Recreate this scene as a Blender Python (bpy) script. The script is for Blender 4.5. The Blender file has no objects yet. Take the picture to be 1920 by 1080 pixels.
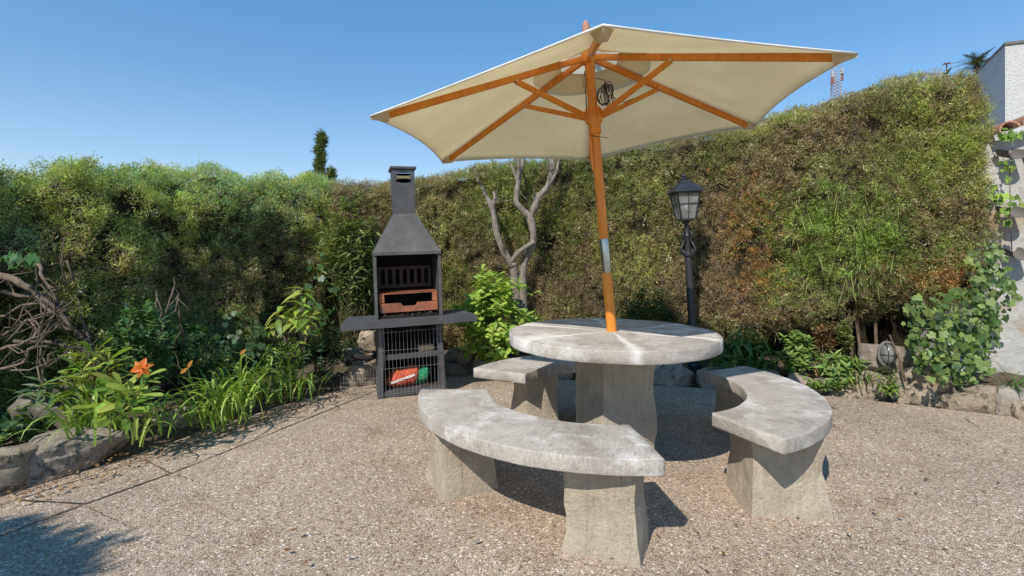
import bpy, bmesh, math, random
import numpy as np
from mathutils import Vector, Matrix, noise as mnoise

# ------------------------------------------------------------------ camera, sky, sun, exposure
SC = bpy.context.scene
COL = SC.collection
F, YH, H = 936.0, 478.0, 1.186          # focal length in photo pixels, horizon row, eye height (m)
cam = bpy.data.cameras.new('camera')
cam_o = bpy.data.objects.new('camera', cam); COL.objects.link(cam_o)
cam_o.location = (0, 0, H); cam_o.rotation_euler = (math.pi / 2, 0, 0)
cam.sensor_width = 36; cam.lens = F / 1920 * 36; cam.shift_y = (YH - 540) / 1920
cam.clip_start = .05; cam.clip_end = 3000
SC.camera = cam_o

SUN_D = Vector((.52, .88, -1)).normalized()     # direction the light travels
EL = math.asin(-SUN_D.z); ROT = math.atan2(-SUN_D.x, -SUN_D.y)
world = bpy.data.worlds.new('World'); SC.world = world; world.use_nodes = True
wn = world.node_tree; bg = wn.nodes['Background']
sky = wn.nodes.new('ShaderNodeTexSky'); sky.sky_type = 'NISHITA'; sky.sun_disc = False
sky.sun_elevation = EL; sky.sun_rotation = ROT
sky.air_density = 1.0; sky.dust_density = 0.0; sky.ozone_density = 2.2; sky.altitude = 0
hs = wn.nodes.new('ShaderNodeHueSaturation'); hs.inputs['Saturation'].default_value = 1.40; hs.inputs['Hue'].default_value = .511
gm = wn.nodes.new('ShaderNodeGamma'); gm.inputs[1].default_value = .62
wn.links.new(sky.outputs[0], hs.inputs['Color']); wn.links.new(hs.outputs[0], gm.inputs[0])
wn.links.new(gm.outputs[0], bg.inputs[0]); bg.inputs[1].default_value = .140
sun = bpy.data.lights.new('sun', 'SUN'); sun.energy = 2.4; sun.angle = math.radians(.5); sun.color = (1, .94, .84)
sun_o = bpy.data.objects.new('sun', sun); COL.objects.link(sun_o)
sun_o.rotation_euler = SUN_D.to_track_quat('-Z', 'Y').to_euler(); sun_o.location = (-4, -6, 8)
SC.view_settings.view_transform = 'Standard'; SC.view_settings.look = 'None'
SC.view_settings.exposure = 1.12; SC.view_settings.gamma = 1; SC.view_settings.use_curve_mapping = False
SC.cycles.use_denoising = True
SC.cycles.max_bounces = 6; SC.cycles.transparent_max_bounces = 8

# ------------------------------------------------------------------ helpers
rng = np.random.RandomState(7); rnd = random.Random(11)
def P(px, py, d):
    "world point seen at photo pixel (px, py) at depth d metres"
    return Vector(((px - 960) / F * d, d, H + (YH - py) / F * d))
def G(px, py, z=0.0):
    d = F * (H - z) / (py - YH)
    return Vector(((px - 960) / F * d, d, z))

def tag(o, label=None, cat=None, group=None, kind=None):
    if label: o['label'] = label
    if cat: o['category'] = cat
    if group: o['group'] = group
    if kind: o['kind'] = kind
    return o
def empty(name, loc=(0, 0, 0), rz=0, label=None, cat=None, group=None, parent=None):
    o = bpy.data.objects.new(name, None); COL.objects.link(o)
    o.location = loc; o.rotation_euler = (0, 0, rz); o.empty_display_size = .1
    if parent: o.parent = parent
    return tag(o, label, cat, group)
def link(name, me, parent=None, loc=None, mat4=None):
    o = bpy.data.objects.new(name, me); COL.objects.link(o)
    if parent: o.parent = parent
    if mat4 is not None: o.matrix_local = mat4
    elif loc is not None: o.location = loc
    return o

class MB:
    "collects verts and faces in a mesh"
    def __init__(s): s.v = []; s.f = []
    def add(s, vs, fs):
        b = len(s.v); s.v += [tuple(v) for v in vs]; s.f += [[i + b for i in f] for f in fs]; return s
    def box(s, c, size, rot=None, bev=0.0):
        x, y, z = [a / 2 for a in size]; c = Vector(c)
        if bev > 0:
            bm = bmesh.new(); bmesh.ops.create_cube(bm, size=1)
            for v in bm.verts: v.co = Vector((v.co.x * size[0], v.co.y * size[1], v.co.z * size[2]))
            bmesh.ops.bevel(bm, geom=bm.edges[:], offset=bev, segments=2, affect='EDGES', profile=.6)
            bm.verts.index_update()
            vs = [v.co.copy() for v in bm.verts]; fs = [[v.index for v in f.verts] for f in bm.faces]; bm.free()
        else:
            vs = [Vector((a, b, d)) for d in (-z, z) for b in (-y, y) for a in (-x, x)]
            fs = [[0, 2, 3, 1], [4, 5, 7, 6], [0, 1, 5, 4], [2, 6, 7, 3], [0, 4, 6, 2], [1, 3, 7, 5]]
        if rot is not None: vs = [rot @ v for v in vs]
        return s.add([v + c for v in vs], fs)
    def bar(s, a, b, w, h, up=(0, 0, 1), bev=0.0):
        a = Vector(a); b = Vector(b); d = b - a; L = d.length; y = d.normalized()
        x = y.cross(Vector(up)); x = x.normalized() if x.length > 1e-5 else Vector((1, 0, 0)); z = x.cross(y)
        R = Matrix((x, y, z)).transposed()
        return s.box((a + b) / 2, (w, L, h), R, bev)
    def tube(s, pts, rad, n=8, cap=True):
        pts = [Vector(p) for p in pts]
        if not hasattr(rad, '__len__'): rad = [rad] * len(pts)
        vs = []; fs = []; up = None
        for i, p in enumerate(pts):
            t = (pts[min(i + 1, len(pts) - 1)] - pts[max(i - 1, 0)]).normalized()
            if up is None:
                up = t.orthogonal().normalized()
            else:
                up = (up - t * up.dot(t)); up = up.normalized() if up.length > 1e-6 else t.orthogonal().normalized()
            w = t.cross(up)
            for k in range(n):
                a = 2 * math.pi * k / n
                vs.append(p + (up * math.cos(a) + w * math.sin(a)) * rad[i])
        for i in range(len(pts) - 1):
            for k in range(n):
                k2 = (k + 1) % n
                fs.append([i * n + k, i * n + k2, (i + 1) * n + k2, (i + 1) * n + k])
        if cap:
            fs.append(list(range(n))[::-1]); fs.append([(len(pts) - 1) * n + k for k in range(n)])
        return s.add(vs, fs)
    def lathe(s, prof, c=(0, 0, 0), n=32, cap=True):
        c = Vector(c); vs = []; fs = []
        for r, z in prof:
            for k in range(n):
                a = 2 * math.pi * k / n; vs.append(c + Vector((r * math.cos(a), r * math.sin(a), z)))
        for i in range(len(prof) - 1):
            for k in range(n):
                k2 = (k + 1) % n; fs.append([i * n + k, i * n + k2, (i + 1) * n + k2, (i + 1) * n + k])
        if cap: fs.append(list(range(n))[::-1]); fs.append([(len(prof) - 1) * n + k for k in range(n)])
        return s.add(vs, fs)
    def prism(s, poly, z0, z1):
        n = len(poly); vs = [(p[0], p[1], z0) for p in poly] + [(p[0], p[1], z1) for p in poly]
        fs = [list(range(n))[::-1], list(range(n, 2 * n))] + [[i, (i + 1) % n, n + (i + 1) % n, n + i] for i in range(n)]
        return s.add(vs, fs)
    def mesh(s, name, mat=None, smooth=None):
        me = bpy.data.meshes.new(name); me.from_pydata(s.v, [], s.f); me.update()
        bm = bmesh.new(); bm.from_mesh(me); bmesh.ops.recalc_face_normals(bm, faces=bm.faces); bm.to_mesh(me); bm.free()
        if mat: me.materials.append(mat)
        if smooth is not None:
            me.polygons.foreach_set('use_smooth', [True] * len(me.polygons))
            if smooth < 170: me.set_sharp_from_angle(angle=math.radians(smooth))
        return me
    def build(s, name, mat, parent=None, smooth=None, loc=None):
        return link(name, s.mesh(name, mat, smooth), parent, loc)

def hash3(i, j, k, seed):
    n = np.zeros(i.shape, np.int64) + seed * 7919 + 17
    for a, m in ((i, 374761393), (j, 668265263), (k, 1103515245)):
        n = (n ^ ((a.astype(np.int64) + 5000) * m)) & 0x7fffffff
        n = ((n ^ (n >> 15)) * 739982445) & 0x7fffffff; n = ((n ^ (n >> 12)) * 695872825) & 0x7fffffff; n = n ^ (n >> 15)
    return (n & 0xffff) / 65535.0
def vnoise(p, sc, seed=0):
    "value noise 0..1 of an (N,3) array"
    q = p * sc; b = np.floor(q); f = q - b; f = f * f * (3 - 2 * f); i, j, k = b[:, 0], b[:, 1], b[:, 2]
    out = 0
    for a in (0, 1):
        for c in (0, 1):
            for d in (0, 1):
                w = (f[:, 0] if a else 1 - f[:, 0]) * (f[:, 1] if c else 1 - f[:, 1]) * (f[:, 2] if d else 1 - f[:, 2])
                out = out + w * hash3(i + a, j + c, k + d, seed)
    return out
def raw_mesh(name, V, faces_n, mat, colors=None, smooth=False):
    "V (N,3) verts; faces are consecutive runs of faces_n verts; colors (N,3) per vertex"
    V = np.ascontiguousarray(V, dtype=np.float32); N = len(V); nf = N // faces_n
    me = bpy.data.meshes.new(name)
    me.vertices.add(N); me.vertices.foreach_set('co', V.ravel())
    me.loops.add(N); me.loops.foreach_set('vertex_index', np.arange(N, dtype=np.int32))
    me.polygons.add(nf); me.polygons.foreach_set('loop_start', np.arange(0, N, faces_n, dtype=np.int32))
    me.polygons.foreach_set('loop_total', np.full(nf, faces_n, dtype=np.int32))
    if colors is not None:
        at = me.color_attributes.new('col', 'FLOAT_COLOR', 'POINT')
        c4 = np.ones((N, 4), np.float32); c4[:, :3] = colors; at.data.foreach_set('color', c4.ravel())
    me.update(calc_edges=True); me.validate()
    if mat: me.materials.append(mat)
    return me

# ------------------------------------------------------------------ materials
def mat_new(name):
    m = bpy.data.materials.new(name); m.use_nodes = True
    nt = m.node_tree; return m, nt, nt.nodes['Principled BSDF'], nt.nodes, nt.links
def ramp(N, stops):
    r = N.new('ShaderNodeValToRGB'); e = r.color_ramp.elements
    while len(e) < len(stops): e.new(.5)
    for el, (p, c) in zip(e, stops): el.position = p; el.color = (*c, 1) if len(c) == 3 else c
    return r
def coords(N, L, scale=(1, 1, 1), kind='Object', rot=(0, 0, 0)):
    t = N.new('ShaderNodeTexCoord'); mp = N.new('ShaderNodeMapping')
    L.new(t.outputs[kind], mp.inputs[0]); mp.inputs['Scale'].default_value = scale; mp.inputs['Rotation'].default_value = rot
    return mp.outputs[0]
def noise(N, L, vec, sc, det=6, rough=.6, dist=0):
    n = N.new('ShaderNodeTexNoise'); L.new(vec, n.inputs['Vector']); n.inputs['Scale'].default_value = sc
    n.inputs['Detail'].default_value = det; n.inputs['Roughness'].default_value = rough; n.inputs['Distortion'].default_value = dist
    return n.outputs['Fac']
def mix(N, L, fac, a, b, mode='MIX'):
    m = N.new('ShaderNodeMix'); m.data_type = 'RGBA'; m.blend_type = mode
    for s, v in ((m.inputs[0], fac), (m.inputs[6], a), (m.inputs[7], b)):
        if hasattr(v, 'links'): L.new(v, s)
        elif hasattr(v, '__len__'): s.default_value = (*v, 1)
        else: s.default_value = v
    return m.outputs[2]
def mth(N, L, op, a, b=0.0, clamp=False):
    m = N.new('ShaderNodeMath'); m.operation = op; m.use_clamp = clamp
    for s, v in ((m.inputs[0], a), (m.inputs[1], b)):
        if hasattr(v, 'links'): L.new(v, s)
        else: s.default_value = v
    return m.outputs[0]
def bump(N, L, bsdf, h, strength=.3, dist=.01):
    b = N.new('ShaderNodeBump'); b.inputs['Strength'].default_value = strength; b.inputs['Distance'].default_value = dist
    L.new(h, b.inputs['Height']); L.new(b.outputs[0], bsdf.inputs['Normal']); return b

def simple(name, c1, c2=None, sc=8, rough=.7, metal=0, bs=.2, bd=.004, bsc=60, spec=.4):
    m, nt, b, N, L = mat_new(name); v = coords(N, L)
    c2 = c2 or tuple(x * .75 for x in c1)
    r = ramp(N, [(.3, c2), (.7, c1)]); L.new(noise(N, L, v, sc), r.inputs[0]); L.new(r.outputs[0], b.inputs['Base Color'])
    b.inputs['Roughness'].default_value = rough; b.inputs['Metallic'].default_value = metal
    b.inputs['Specular IOR Level'].default_value = spec
    if bs: bump(N, L, b, noise(N, L, v, bsc, 4), bs, bd)
    return m

def leaf_mat(name, src='obj', trans=.35, rough=.45, spec=.35):
    "leaf colour comes from the object's colour (single leaves) or the vertex colours (massed leaves)"
    m, nt, b, N, L = mat_new(name)
    if src == 'obj':
        oi = N.new('ShaderNodeObjectInfo'); c = oi.outputs['Color']
        v = coords(N, L); c = mix(N, L, .6, c, ramp_out(N, L, noise(N, L, v, 35, 3), (.55, .55, .5), (1.25, 1.25, 1.15)), 'MULTIPLY')
    else:
        a = N.new('ShaderNodeAttribute'); a.attribute_name = 'col'; c = a.outputs['Color']
    L.new(c, b.inputs['Base Color']); b.inputs['Roughness'].default_value = rough
    b.inputs['Specular IOR Level'].default_value = spec
    tr = N.new('ShaderNodeBsdfTranslucent'); L.new(mix(N, L, 1, c, (1.2, 1.3, .6), 'MULTIPLY'), tr.inputs[0])
    ms = N.new('ShaderNodeMixShader'); ms.inputs[0].default_value = trans
    L.new(b.outputs[0], ms.inputs[1]); L.new(tr.outputs[0], ms.inputs[2]); L.new(ms.outputs[0], N['Material Output'].inputs[0])
    return m
def ramp_out(N, L, fac, a, b):
    r = ramp(N, [(.3, a), (.7, b)]); L.new(fac, r.inputs[0]); return r.outputs[0]

def aggregate_mat():
    m, nt, b, N, L = mat_new('exposed_aggregate'); v = coords(N, L)
    w = N.new('ShaderNodeTexNoise'); L.new(v, w.inputs['Vector']); w.inputs['Scale'].default_value = 40
    wv = N.new('ShaderNodeMix'); wv.data_type = 'VECTOR'; wv.inputs[0].default_value = .012
    L.new(v, wv.inputs[4]); L.new(w.outputs['Color'], wv.inputs[5])
    vo = N.new('ShaderNodeTexVoronoi'); L.new(wv.outputs[1], vo.inputs['Vector']); vo.inputs['Scale'].default_value = 125
    vo2 = N.new('ShaderNodeTexVoronoi'); vo2.feature = 'DISTANCE_TO_EDGE'; L.new(wv.outputs[1], vo2.inputs['Vector']); vo2.inputs['Scale'].default_value = 125
    sep = N.new('ShaderNodeSeparateColor'); L.new(vo.outputs['Color'], sep.inputs[0])
    peb = ramp(N, [(.0, (.10, .07, .05)), (.13, (.24, .18, .13)), (.22, (.33, .25, .18)), (.45, (.38, .295, .22)), (.62, (.44, .335, .235)), (.8, (.36, .30, .25)), (.95, (.50, .43, .35)), (1, (.68, .62, .54))])
    L.new(sep.outputs[0], peb.inputs[0])
    edge = ramp(N, [(.02, (0, 0, 0)), (.16, (1, 1, 1))]); L.new(vo2.outputs['Distance'], edge.inputs[0])
    c = mix(N, L, edge.outputs[0], (.20, .155, .12), peb.outputs[0])
    v3 = N.new('ShaderNodeTexVoronoi'); L.new(wv.outputs[1], v3.inputs['Vector']); v3.inputs['Scale'].default_value = 52
    s3 = N.new('ShaderNodeSeparateColor'); L.new(v3.outputs['Color'], s3.inputs[0])
    spot = mth(N, L, 'MULTIPLY', ramp_val(N, L, s3.outputs[0], .80, .82), ramp_val(N, L, v3.outputs['Distance'], .42, .30))
    big_p = ramp(N, [(.0, (.46, .36, .27)), (.5, (.60, .52, .43)), (.75, (.40, .34, .30)), (1, (.17, .13, .10))]); L.new(s3.outputs[1], big_p.inputs[0])
    c = mix(N, L, spot, c, big_p.outputs[0])
    big = ramp_out(N, L, noise(N, L, v, .9, 9, .68), (1.26, 1.25, 1.25), (1.84, 1.82, 1.80))
    c = mix(N, L, 1, c, big, 'MULTIPLY')
    st = ramp(N, [(.52, (1, 1, 1)), (.62, (.86, .82, .78)), (.74, (.62, .58, .54))]); L.new(noise(N, L, v, 4, 9, .74), st.inputs[0])
    c = mix(N, L, 1, c, st.outputs[0], 'MULTIPLY')
    L.new(c, b.inputs['Base Color']); b.inputs['Roughness'].default_value = .85; b.inputs['Specular IOR Level'].default_value = .25
    h = mth(N, L, 'ADD', edge.outputs[0], mth(N, L, 'MULTIPLY', sep.outputs[1], .7))
    bump(N, L, b, h, .7, .005)
    return m

def concrete_mat(name, kind):
    "weathered cast concrete. kind: table, bench (radial brush grain), leg"
    m, nt, b, N, L = mat_new(name); v = coords(N, L)
    c = ramp_out(N, L, noise(N, L, v, 5, 8, .65), (.37, .335, .295), (.56, .515, .46))
    if kind == 'leg':
        c = ramp_out(N, L, noise(N, L, v, 6, 8, .65), (.40, .335, .26), (.58, .51, .41))
        gv = coords(N, L, (34, 34, 3)); g = noise(N, L, gv, 1.6, 5, .7)
        c = mix(N, L, .55, c, ramp_out(N, L, g, (.72, .70, .66), (1.14, 1.13, 1.1)), 'MULTIPLY')
        sep = N.new('ShaderNodeSeparateXYZ'); L.new(v, sep.inputs[0])
        gr = mth(N, L, 'MULTIPLY', noise(N, L, v, 9, 5), 1.0)
        c = mix(N, L, ramp_val(N, L, gr, .60, .85), c, (.24, .205, .14))
        hgt = mth(N, L, 'ADD', mth(N, L, 'MULTIPLY', g, .5), mth(N, L, 'MULTIPLY', noise(N, L, v, 20, 8, .75), 1.6))
        bump(N, L, b, hgt, .9, .016)
    else:
        at = N.new('ShaderNodeAttribute'); at.attribute_name = 'grain'
        mp = N.new('ShaderNodeMapping'); L.new(at.outputs['Vector'], mp.inputs[0])
        mp.inputs['Scale'].default_value = (130, 16, 16) if kind == 'bench' else (26, 95, 26)
        g = noise(N, L, mp.outputs[0], 1.2, 6, .75)
        c = mix(N, L, .6, c, ramp_out(N, L, g, (.52, .48, .46), (1.32, 1.31, 1.29)), 'MULTIPLY')
        # sharp dark pits along the brush grain
        pit = ramp_val(N, L, g, .36, .30)
        c = mix(N, L, mth(N, L, 'MULTIPLY', pit, .6), c, (.13, .10, .085))
        # bleached and lichen-stained patches
        pn = noise(N, L, v, 3.6, 10, .7, .6)
        c = mix(N, L, mth(N, L, 'MULTIPLY', ramp_val(N, L, pn, .50, .62), .8), c, (.72, .70, .665))
        pd = noise(N, L, coords(N, L, (1, 1, 1), rot=(.5, .3, 1)), 5.3, 10, .75)
        c = mix(N, L, mth(N, L, 'MULTIPLY', ramp_val(N, L, pd, .50, .66), .6), c, (.235, .185, .17))
        if kind == 'table':       # pale worn seams between the cast wedges
            sep = N.new('ShaderNodeSeparateXYZ'); L.new(v, sep.inputs[0])
            an = mth(N, L, 'ARCTAN2', sep.outputs[1], sep.outputs[0])
            an = mth(N, L, 'ADD', an, mth(N, L, 'MULTIPLY', noise(N, L, v, 4, 3), .35))
            sw = mth(N, L, 'ABSOLUTE', mth(N, L, 'SINE', mth(N, L, 'MULTIPLY', mth(N, L, 'ADD', an, .35), 3.0)))
            c = mix(N, L, mth(N, L, 'MULTIPLY', ramp_val(N, L, sw, .26, .04), .85), c, (.78, .75, .70))
        hgt = mth(N, L, 'ADD', g, mth(N, L, 'MULTIPLY', noise(N, L, v, 70, 4, .6), .5))
        # vertical tool marks on the rim
        mp2 = N.new('ShaderNodeMapping'); L.new(at.outputs['Vector'], mp2.inputs[0])
        bump(N, L, b, hgt, .8, .008)
    pt = ramp_val(N, L, noise(N, L, v, 55, 5, .7), .62, .70)
    c = mix(N, L, mth(N, L, 'MULTIPLY', pt, .45), c, (.15, .125, .105))
    sp = ramp_val(N, L, noise(N, L, v, 130, 3), .60, .68)
    c = mix(N, L, mth(N, L, 'MULTIPLY', sp, .6), c, (.10, .085, .07))
    L.new(c, b.inputs['Base Color']); b.inputs['Roughness'].default_value = .88; b.inputs['Specular IOR Level'].default_value = .25
    return m
def ramp_val(N, L, fac, a, b):
    r = N.new('ShaderNodeMapRange'); r.clamp = True; L.new(fac, r.inputs[0])
    r.inputs[1].default_value = a; r.inputs[2].default_value = b; r.inputs[3].default_value = 0; r.inputs[4].default_value = 1
    return r.outputs[0]

def rock_mat(name, tint=(1, 1, 1)):
    m, nt, b, N, L = mat_new(name); v = coords(N, L, kind='Object')
    oi = N.new('ShaderNodeObjectInfo')
    add = N.new('ShaderNodeVectorMath'); L.new(v, add.inputs[0])
    cmb = N.new('ShaderNodeCombineXYZ'); L.new(mth(N, L, 'MULTIPLY', oi.outputs['Random'], 37), cmb.inputs[0]); L.new(cmb.outputs[0], add.inputs[1]); v = add.outputs[0]
    t = tint
    c = ramp_out(N, L, noise(N, L, v, 7, 8, .7), (.30 * t[0], .255 * t[1], .205 * t[2]), (.58 * t[0], .52 * t[1], .44 * t[2]))
    c = mix(N, L, ramp_val(N, L, noise(N, L, v, 4, 6, .65), .52, .66), c, (.37 * t[0], .30 * t[1], .235 * t[2]))
    dk = ramp_val(N, L, noise(N, L, v, 13, 8, .75, .8), .56, .68)
    c = mix(N, L, mth(N, L, 'MULTIPLY', dk, .75), c, (.07, .06, .05))
    wh = ramp_val(N, L, noise(N, L, v, 9, 7, .7), .60, .70)
    c = mix(N, L, mth(N, L, 'MULTIPLY', wh, .6), c, (.62, .58, .52))
    L.new(c, b.inputs['Base Color']); b.inputs['Roughness'].default_value = .9; b.inputs['Specular IOR Level'].default_value = .2
    bump(N, L, b, mth(N, L, 'ADD', noise(N, L, v, 18, 8, .75), mth(N, L, 'MULTIPLY', dk, -.5)), 1.0, .05)
    return m

def wood_mat():
    m, nt, b, N, L = mat_new('orange_varnished_wood'); v = coords(N, L, (30, 30, 2.5))
    c = ramp_out(N, L, noise(N, L, v, 1.5, 5), (.60, .19, .022), (.80, .30, .04))
    L.new(c, b.inputs['Base Color']); b.inputs['Roughness'].default_value = .42
    return m
def fabric_mat():
    m, nt, b, N, L = mat_new('cream_canvas'); v = coords(N, L)
    c = ramp_out(N, L, noise(N, L, v, 2.2, 6), (.77, .69, .51), (.87, .795, .61))
    L.new(c, b.inputs['Base Color']); b.inputs['Roughness'].default_value = .9; b.inputs['Specular IOR Level'].default_value = .1
    bump(N, L, b, mth(N, L, 'ADD', noise(N, L, v, 4.5, 5, .6, 1.2), mth(N, L, 'MULTIPLY', noise(N, L, v, 260, 2), .05)), .45, .03)
    tr = N.new('ShaderNodeBsdfTranslucent'); L.new(c, tr.inputs[0])
    ms = N.new('ShaderNodeMixShader'); ms.inputs[0].default_value = .55
    L.new(b.outputs[0], ms.inputs[1]); L.new(tr.outputs[0], ms.inputs[2]); L.new(ms.outputs[0], N['Material Output'].inputs[0])
    return m
def stucco_mat(name, c1, c2, sc=26, stain=None):
    m, nt, b, N, L = mat_new(name); v = coords(N, L)
    n = noise(N, L, v, sc, 6, .65)
    c = ramp_out(N, L, n, c2, c1)
    if stain:
        c = mix(N, L, ramp_val(N, L, noise(N, L, v, 1.7, 6, .6), .54, .60), c, stain)
    L.new(c, b.inputs['Base Color']); b.inputs['Roughness'].default_value = .93; b.inputs['Specular IOR Level'].default_value = .15
    bump(N, L, b, n, .9, .03)
    return m
def soil_mat():
    m, nt, b, N, L = mat_new('bed_soil'); v = coords(N, L)
    c = ramp_out(N, L, noise(N, L, v, 14, 8, .7), (.055, .04, .028), (.17, .125, .085))
    c = mix(N, L, ramp_val(N, L, noise(N, L, v, 45, 4), .60, .68), c, (.27, .17, .09))
    L.new(c, b.inputs['Base Color']); b.inputs['Roughness'].default_value = .95
    bump(N, L, b, noise(N, L, v, 40, 6, .7), .9, .03)
    return m
def bark_mat(name, c1, c2):
    m, nt, b, N, L = mat_new(name); v = coords(N, L, (1, 1, .35))
    n = noise(N, L, v, 38, 7, .7)
    c = ramp_out(N, L, n, c2, c1)
    c = mix(N, L, ramp_val(N, L, noise(N, L, v, 11, 5), .55, .66), c, tuple(x * .5 for x in c2))
    L.new(c, b.inputs['Base Color']); b.inputs['Roughness'].default_value = .92
    bump(N, L, b, n, .8, .012); return m
def rust_mat():
    m, nt, b, N, L = mat_new('rusty_sheet_steel'); v = coords(N, L)
    c = ramp_out(N, L, noise(N, L, v, 11, 7, .7), (.16, .055, .03), (.42, .145, .07))
    c = mix(N, L, ramp_val(N, L, noise(N, L, v, 6, 4), .58, .70), c, (.09, .07, .065))
    L.new(c, b.inputs['Base Color']); b.inputs['Roughness'].default_value = .75; bump(N, L, b, noise(N, L, v, 80, 4), .3, .003); return m
def painted_steel(name, c1, c2):
    m, nt, b, N, L = mat_new(name); v = coords(N, L)
    c = ramp_out(N, L, noise(N, L, v, 7, 8, .7), c2, c1)
    c = mix(N, L, mth(N, L, 'MULTIPLY', ramp_val(N, L, noise(N, L, v, 30, 5, .7), .60, .72), .5), c, (.20, .185, .165))
    c = mix(N, L, mth(N, L, 'MULTIPLY', ramp_val(N, L, noise(N, L, v, 12, 8, .75), .60, .68), .55), c, (.14, .075, .045))
    L.new(c, b.inputs['Base Color']); b.inputs['Roughness'].default_value = .55; b.inputs['Specular IOR Level'].default_value = .4
    bump(N, L, b, noise(N, L, v, 60, 4), .2, .003); return m

M = dict(
    agg=aggregate_mat(), table=concrete_mat('weathered_concrete_table', 'table'), bench=concrete_mat('weathered_concrete_bench', 'bench'),
    leg=concrete_mat('hewn_concrete', 'leg'), rock=rock_mat('pale_limestone'), rockw=rock_mat('warm_limestone', (1.04, .97, .88)), rockg=rock_mat('grey_rock', (.62, .62, .6)),
    wood=wood_mat(), fabric=fabric_mat(), soil=soil_mat(),
    hem=simple('white_and_lit_hem', (.82, .80, .74), bs=0), steel=simple('brushed_steel', (.62, .60, .56), (.45, .44, .42), rough=.3, metal=1, bs=0),
    rope=simple('dark_cord', (.055, .05, .04), bs=0), bark=bark_mat('grey_bark', (.33, .28, .235), (.11, .09, .072)),
    bark2=bark_mat('brown_bark', (.19, .125, .085), (.08, .052, .036)), twig=bark_mat('dead_twig', (.23, .175, .13), (.10, .075, .055)),
    iron=simple('black_cast_iron', (.032, .033, .038), (.02, .02, .023), rough=.45, bs=.25, spec=.5),
    bbq=painted_steel('charcoal_painted_steel', (.092, .093, .10), (.055, .055, .060)), bbqhood=painted_steel('dusty_charcoal_steel', (.125, .12, .113), (.060, .058, .056)),
    soot=simple('soot_black', (.022, .02, .019), (.012, .011, .011), rough=.95, bs=.4, bd=.006), rust=rust_mat(),
    firecast=simple('brown_cast_grate', (.13, .085, .075), (.07, .05, .045), rough=.8),
    wire=simple('galvanised_wire', (.42, .42, .41), (.3, .3, .29), rough=.4, metal=.6, bs=0),
    stucco=stucco_mat('white_stucco', (.64, .63, .61), (.50, .49, .475)), plaster=stucco_mat('pale_plaster', (.54, .51, .475), (.42, .395, .36), 20, (.34, .255, .18)),
    plaster2=stucco_mat('smooth_pale_render', (.46, .445, .42), (.39, .375, .355), 9, (.36, .30, .235)),
    tile=simple('terracotta_tile', (.46, .235, .15), (.27, .15, .11), 14), tilegrey=simple('weathered_tile', (.20, .18, .165), (.12, .11, .10), 14),
    block=simple('rough_concrete_block', (.40, .325, .27), (.22, .18, .15), 22, rough=.95, bs=.9, bd=.02, bsc=90),
    lampglass=simple('frosted_lamp_dome', (.22, .22, .20), (.12, .12, .105), rough=.25, bs=0, spec=.6),
    leaf=leaf_mat('leaf', 'obj'), leaves=leaf_mat('massed_leaves', 'col'), sprig=leaf_mat('cypress_sprigs', 'col', .45, .6, .25),
    core=simple('hedge_twigs_and_backing', (.085, .07, .045), (.03, .025, .017), 30, rough=1, bs=1, bd=.05, bsc=40, spec=0),
    greenstem=simple('green_brown_stem', (.13, .13, .05), (.08, .06, .035), bs=0),
    petal=leaf_mat('petal', 'obj', .4, .5, .3),
    earth=simple('dry_earth', (.20, .155, .11), (.12, .09, .065), 6, rough=.95), joint=simple('joint_dirt', (.075, .06, .045), (.045, .036, .028), 40, rough=1, bs=0),
    red=simple('red_mast_paint', (.30, .12, .11), bs=0), white=simple('white_mast_paint', (.42, .44, .47), bs=0),
    brass=simple('brass_plate', (.45, .36, .16), (.30, .24, .12), rough=.4, metal=.7, bs=0),
)
def glass_mat():
    m, nt, b, N, L = mat_new('dusty_lantern_glass'); v = coords(N, L)
    L.new(ramp_out(N, L, noise(N, L, v, 9, 5), (.30, .30, .28), (.48, .48, .46)), b.inputs['Base Color'])
    b.inputs['Roughness'].default_value = .25; b.inputs['Specular IOR Level'].default_value = .6
    tp = N.new('ShaderNodeBsdfTransparent'); ms = N.new('ShaderNodeMixShader'); ms.inputs[0].default_value = .55
    L.new(b.outputs[0], ms.inputs[1]); L.new(tp.outputs[0], ms.inputs[2]); L.new(ms.outputs[0], N['Material Output'].inputs[0]); return m
M['glass'] = glass_mat()
def plastic_bag(name, c):
    m, nt, b, N, L = mat_new(name); v = coords(N, L)
    L.new(ramp_out(N, L, noise(N, L, v, 16, 5), tuple(x * .6 for x in c), c), b.inputs['Base Color'])
    b.inputs['Roughness'].default_value = .4; bump(N, L, b, noise(N, L, v, 24, 5, .7, 1), .9, .03); return m
M['bagred'] = plastic_bag('orange_red_plastic', (.72, .13, .05)); M['baggreen'] = plastic_bag('green_plastic', (.02, .30, .14))

# ------------------------------------------------------------------ the setting: ground, beds, terrace
g = MB(); g.box((0, 0, -.16), (1600, 1600, .2)); tag(g.build('ground', M['earth']), kind='structure')

# terrace: exposed-aggregate slabs with open joints over dark dirt
outer = [(-3.35, -.5), (-2.62, 2.0), G(30, 938)[:2], G(270, 862)[:2], G(490, 787)[:2], G(600, 750)[:2], (-1.36, 4.42)]
inner = [(-2.95, -.5), (-2.30, 1.8), G(0, 1003)[:2], G(160, 945)[:2], G(320, 888)[:2], G(440, 842)[:2], G(525, 806)[:2], (-1.30, 4.05), (-1.15, 4.46)]
terr = empty('terrace', (0, 0, 0)); tag(terr, kind='structure')
def slab(poly, z=0.0):
    return MB().prism(poly, -.055, z).build('slab', M['agg'], terr)
def lerp2(a, b, t): return (a[0] + (b[0] - a[0]) * t, a[1] + (b[1] - a[1]) * t)
def shift(p, d): return (p[0] + d, p[1] - d * .45)
gap = .007
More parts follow.
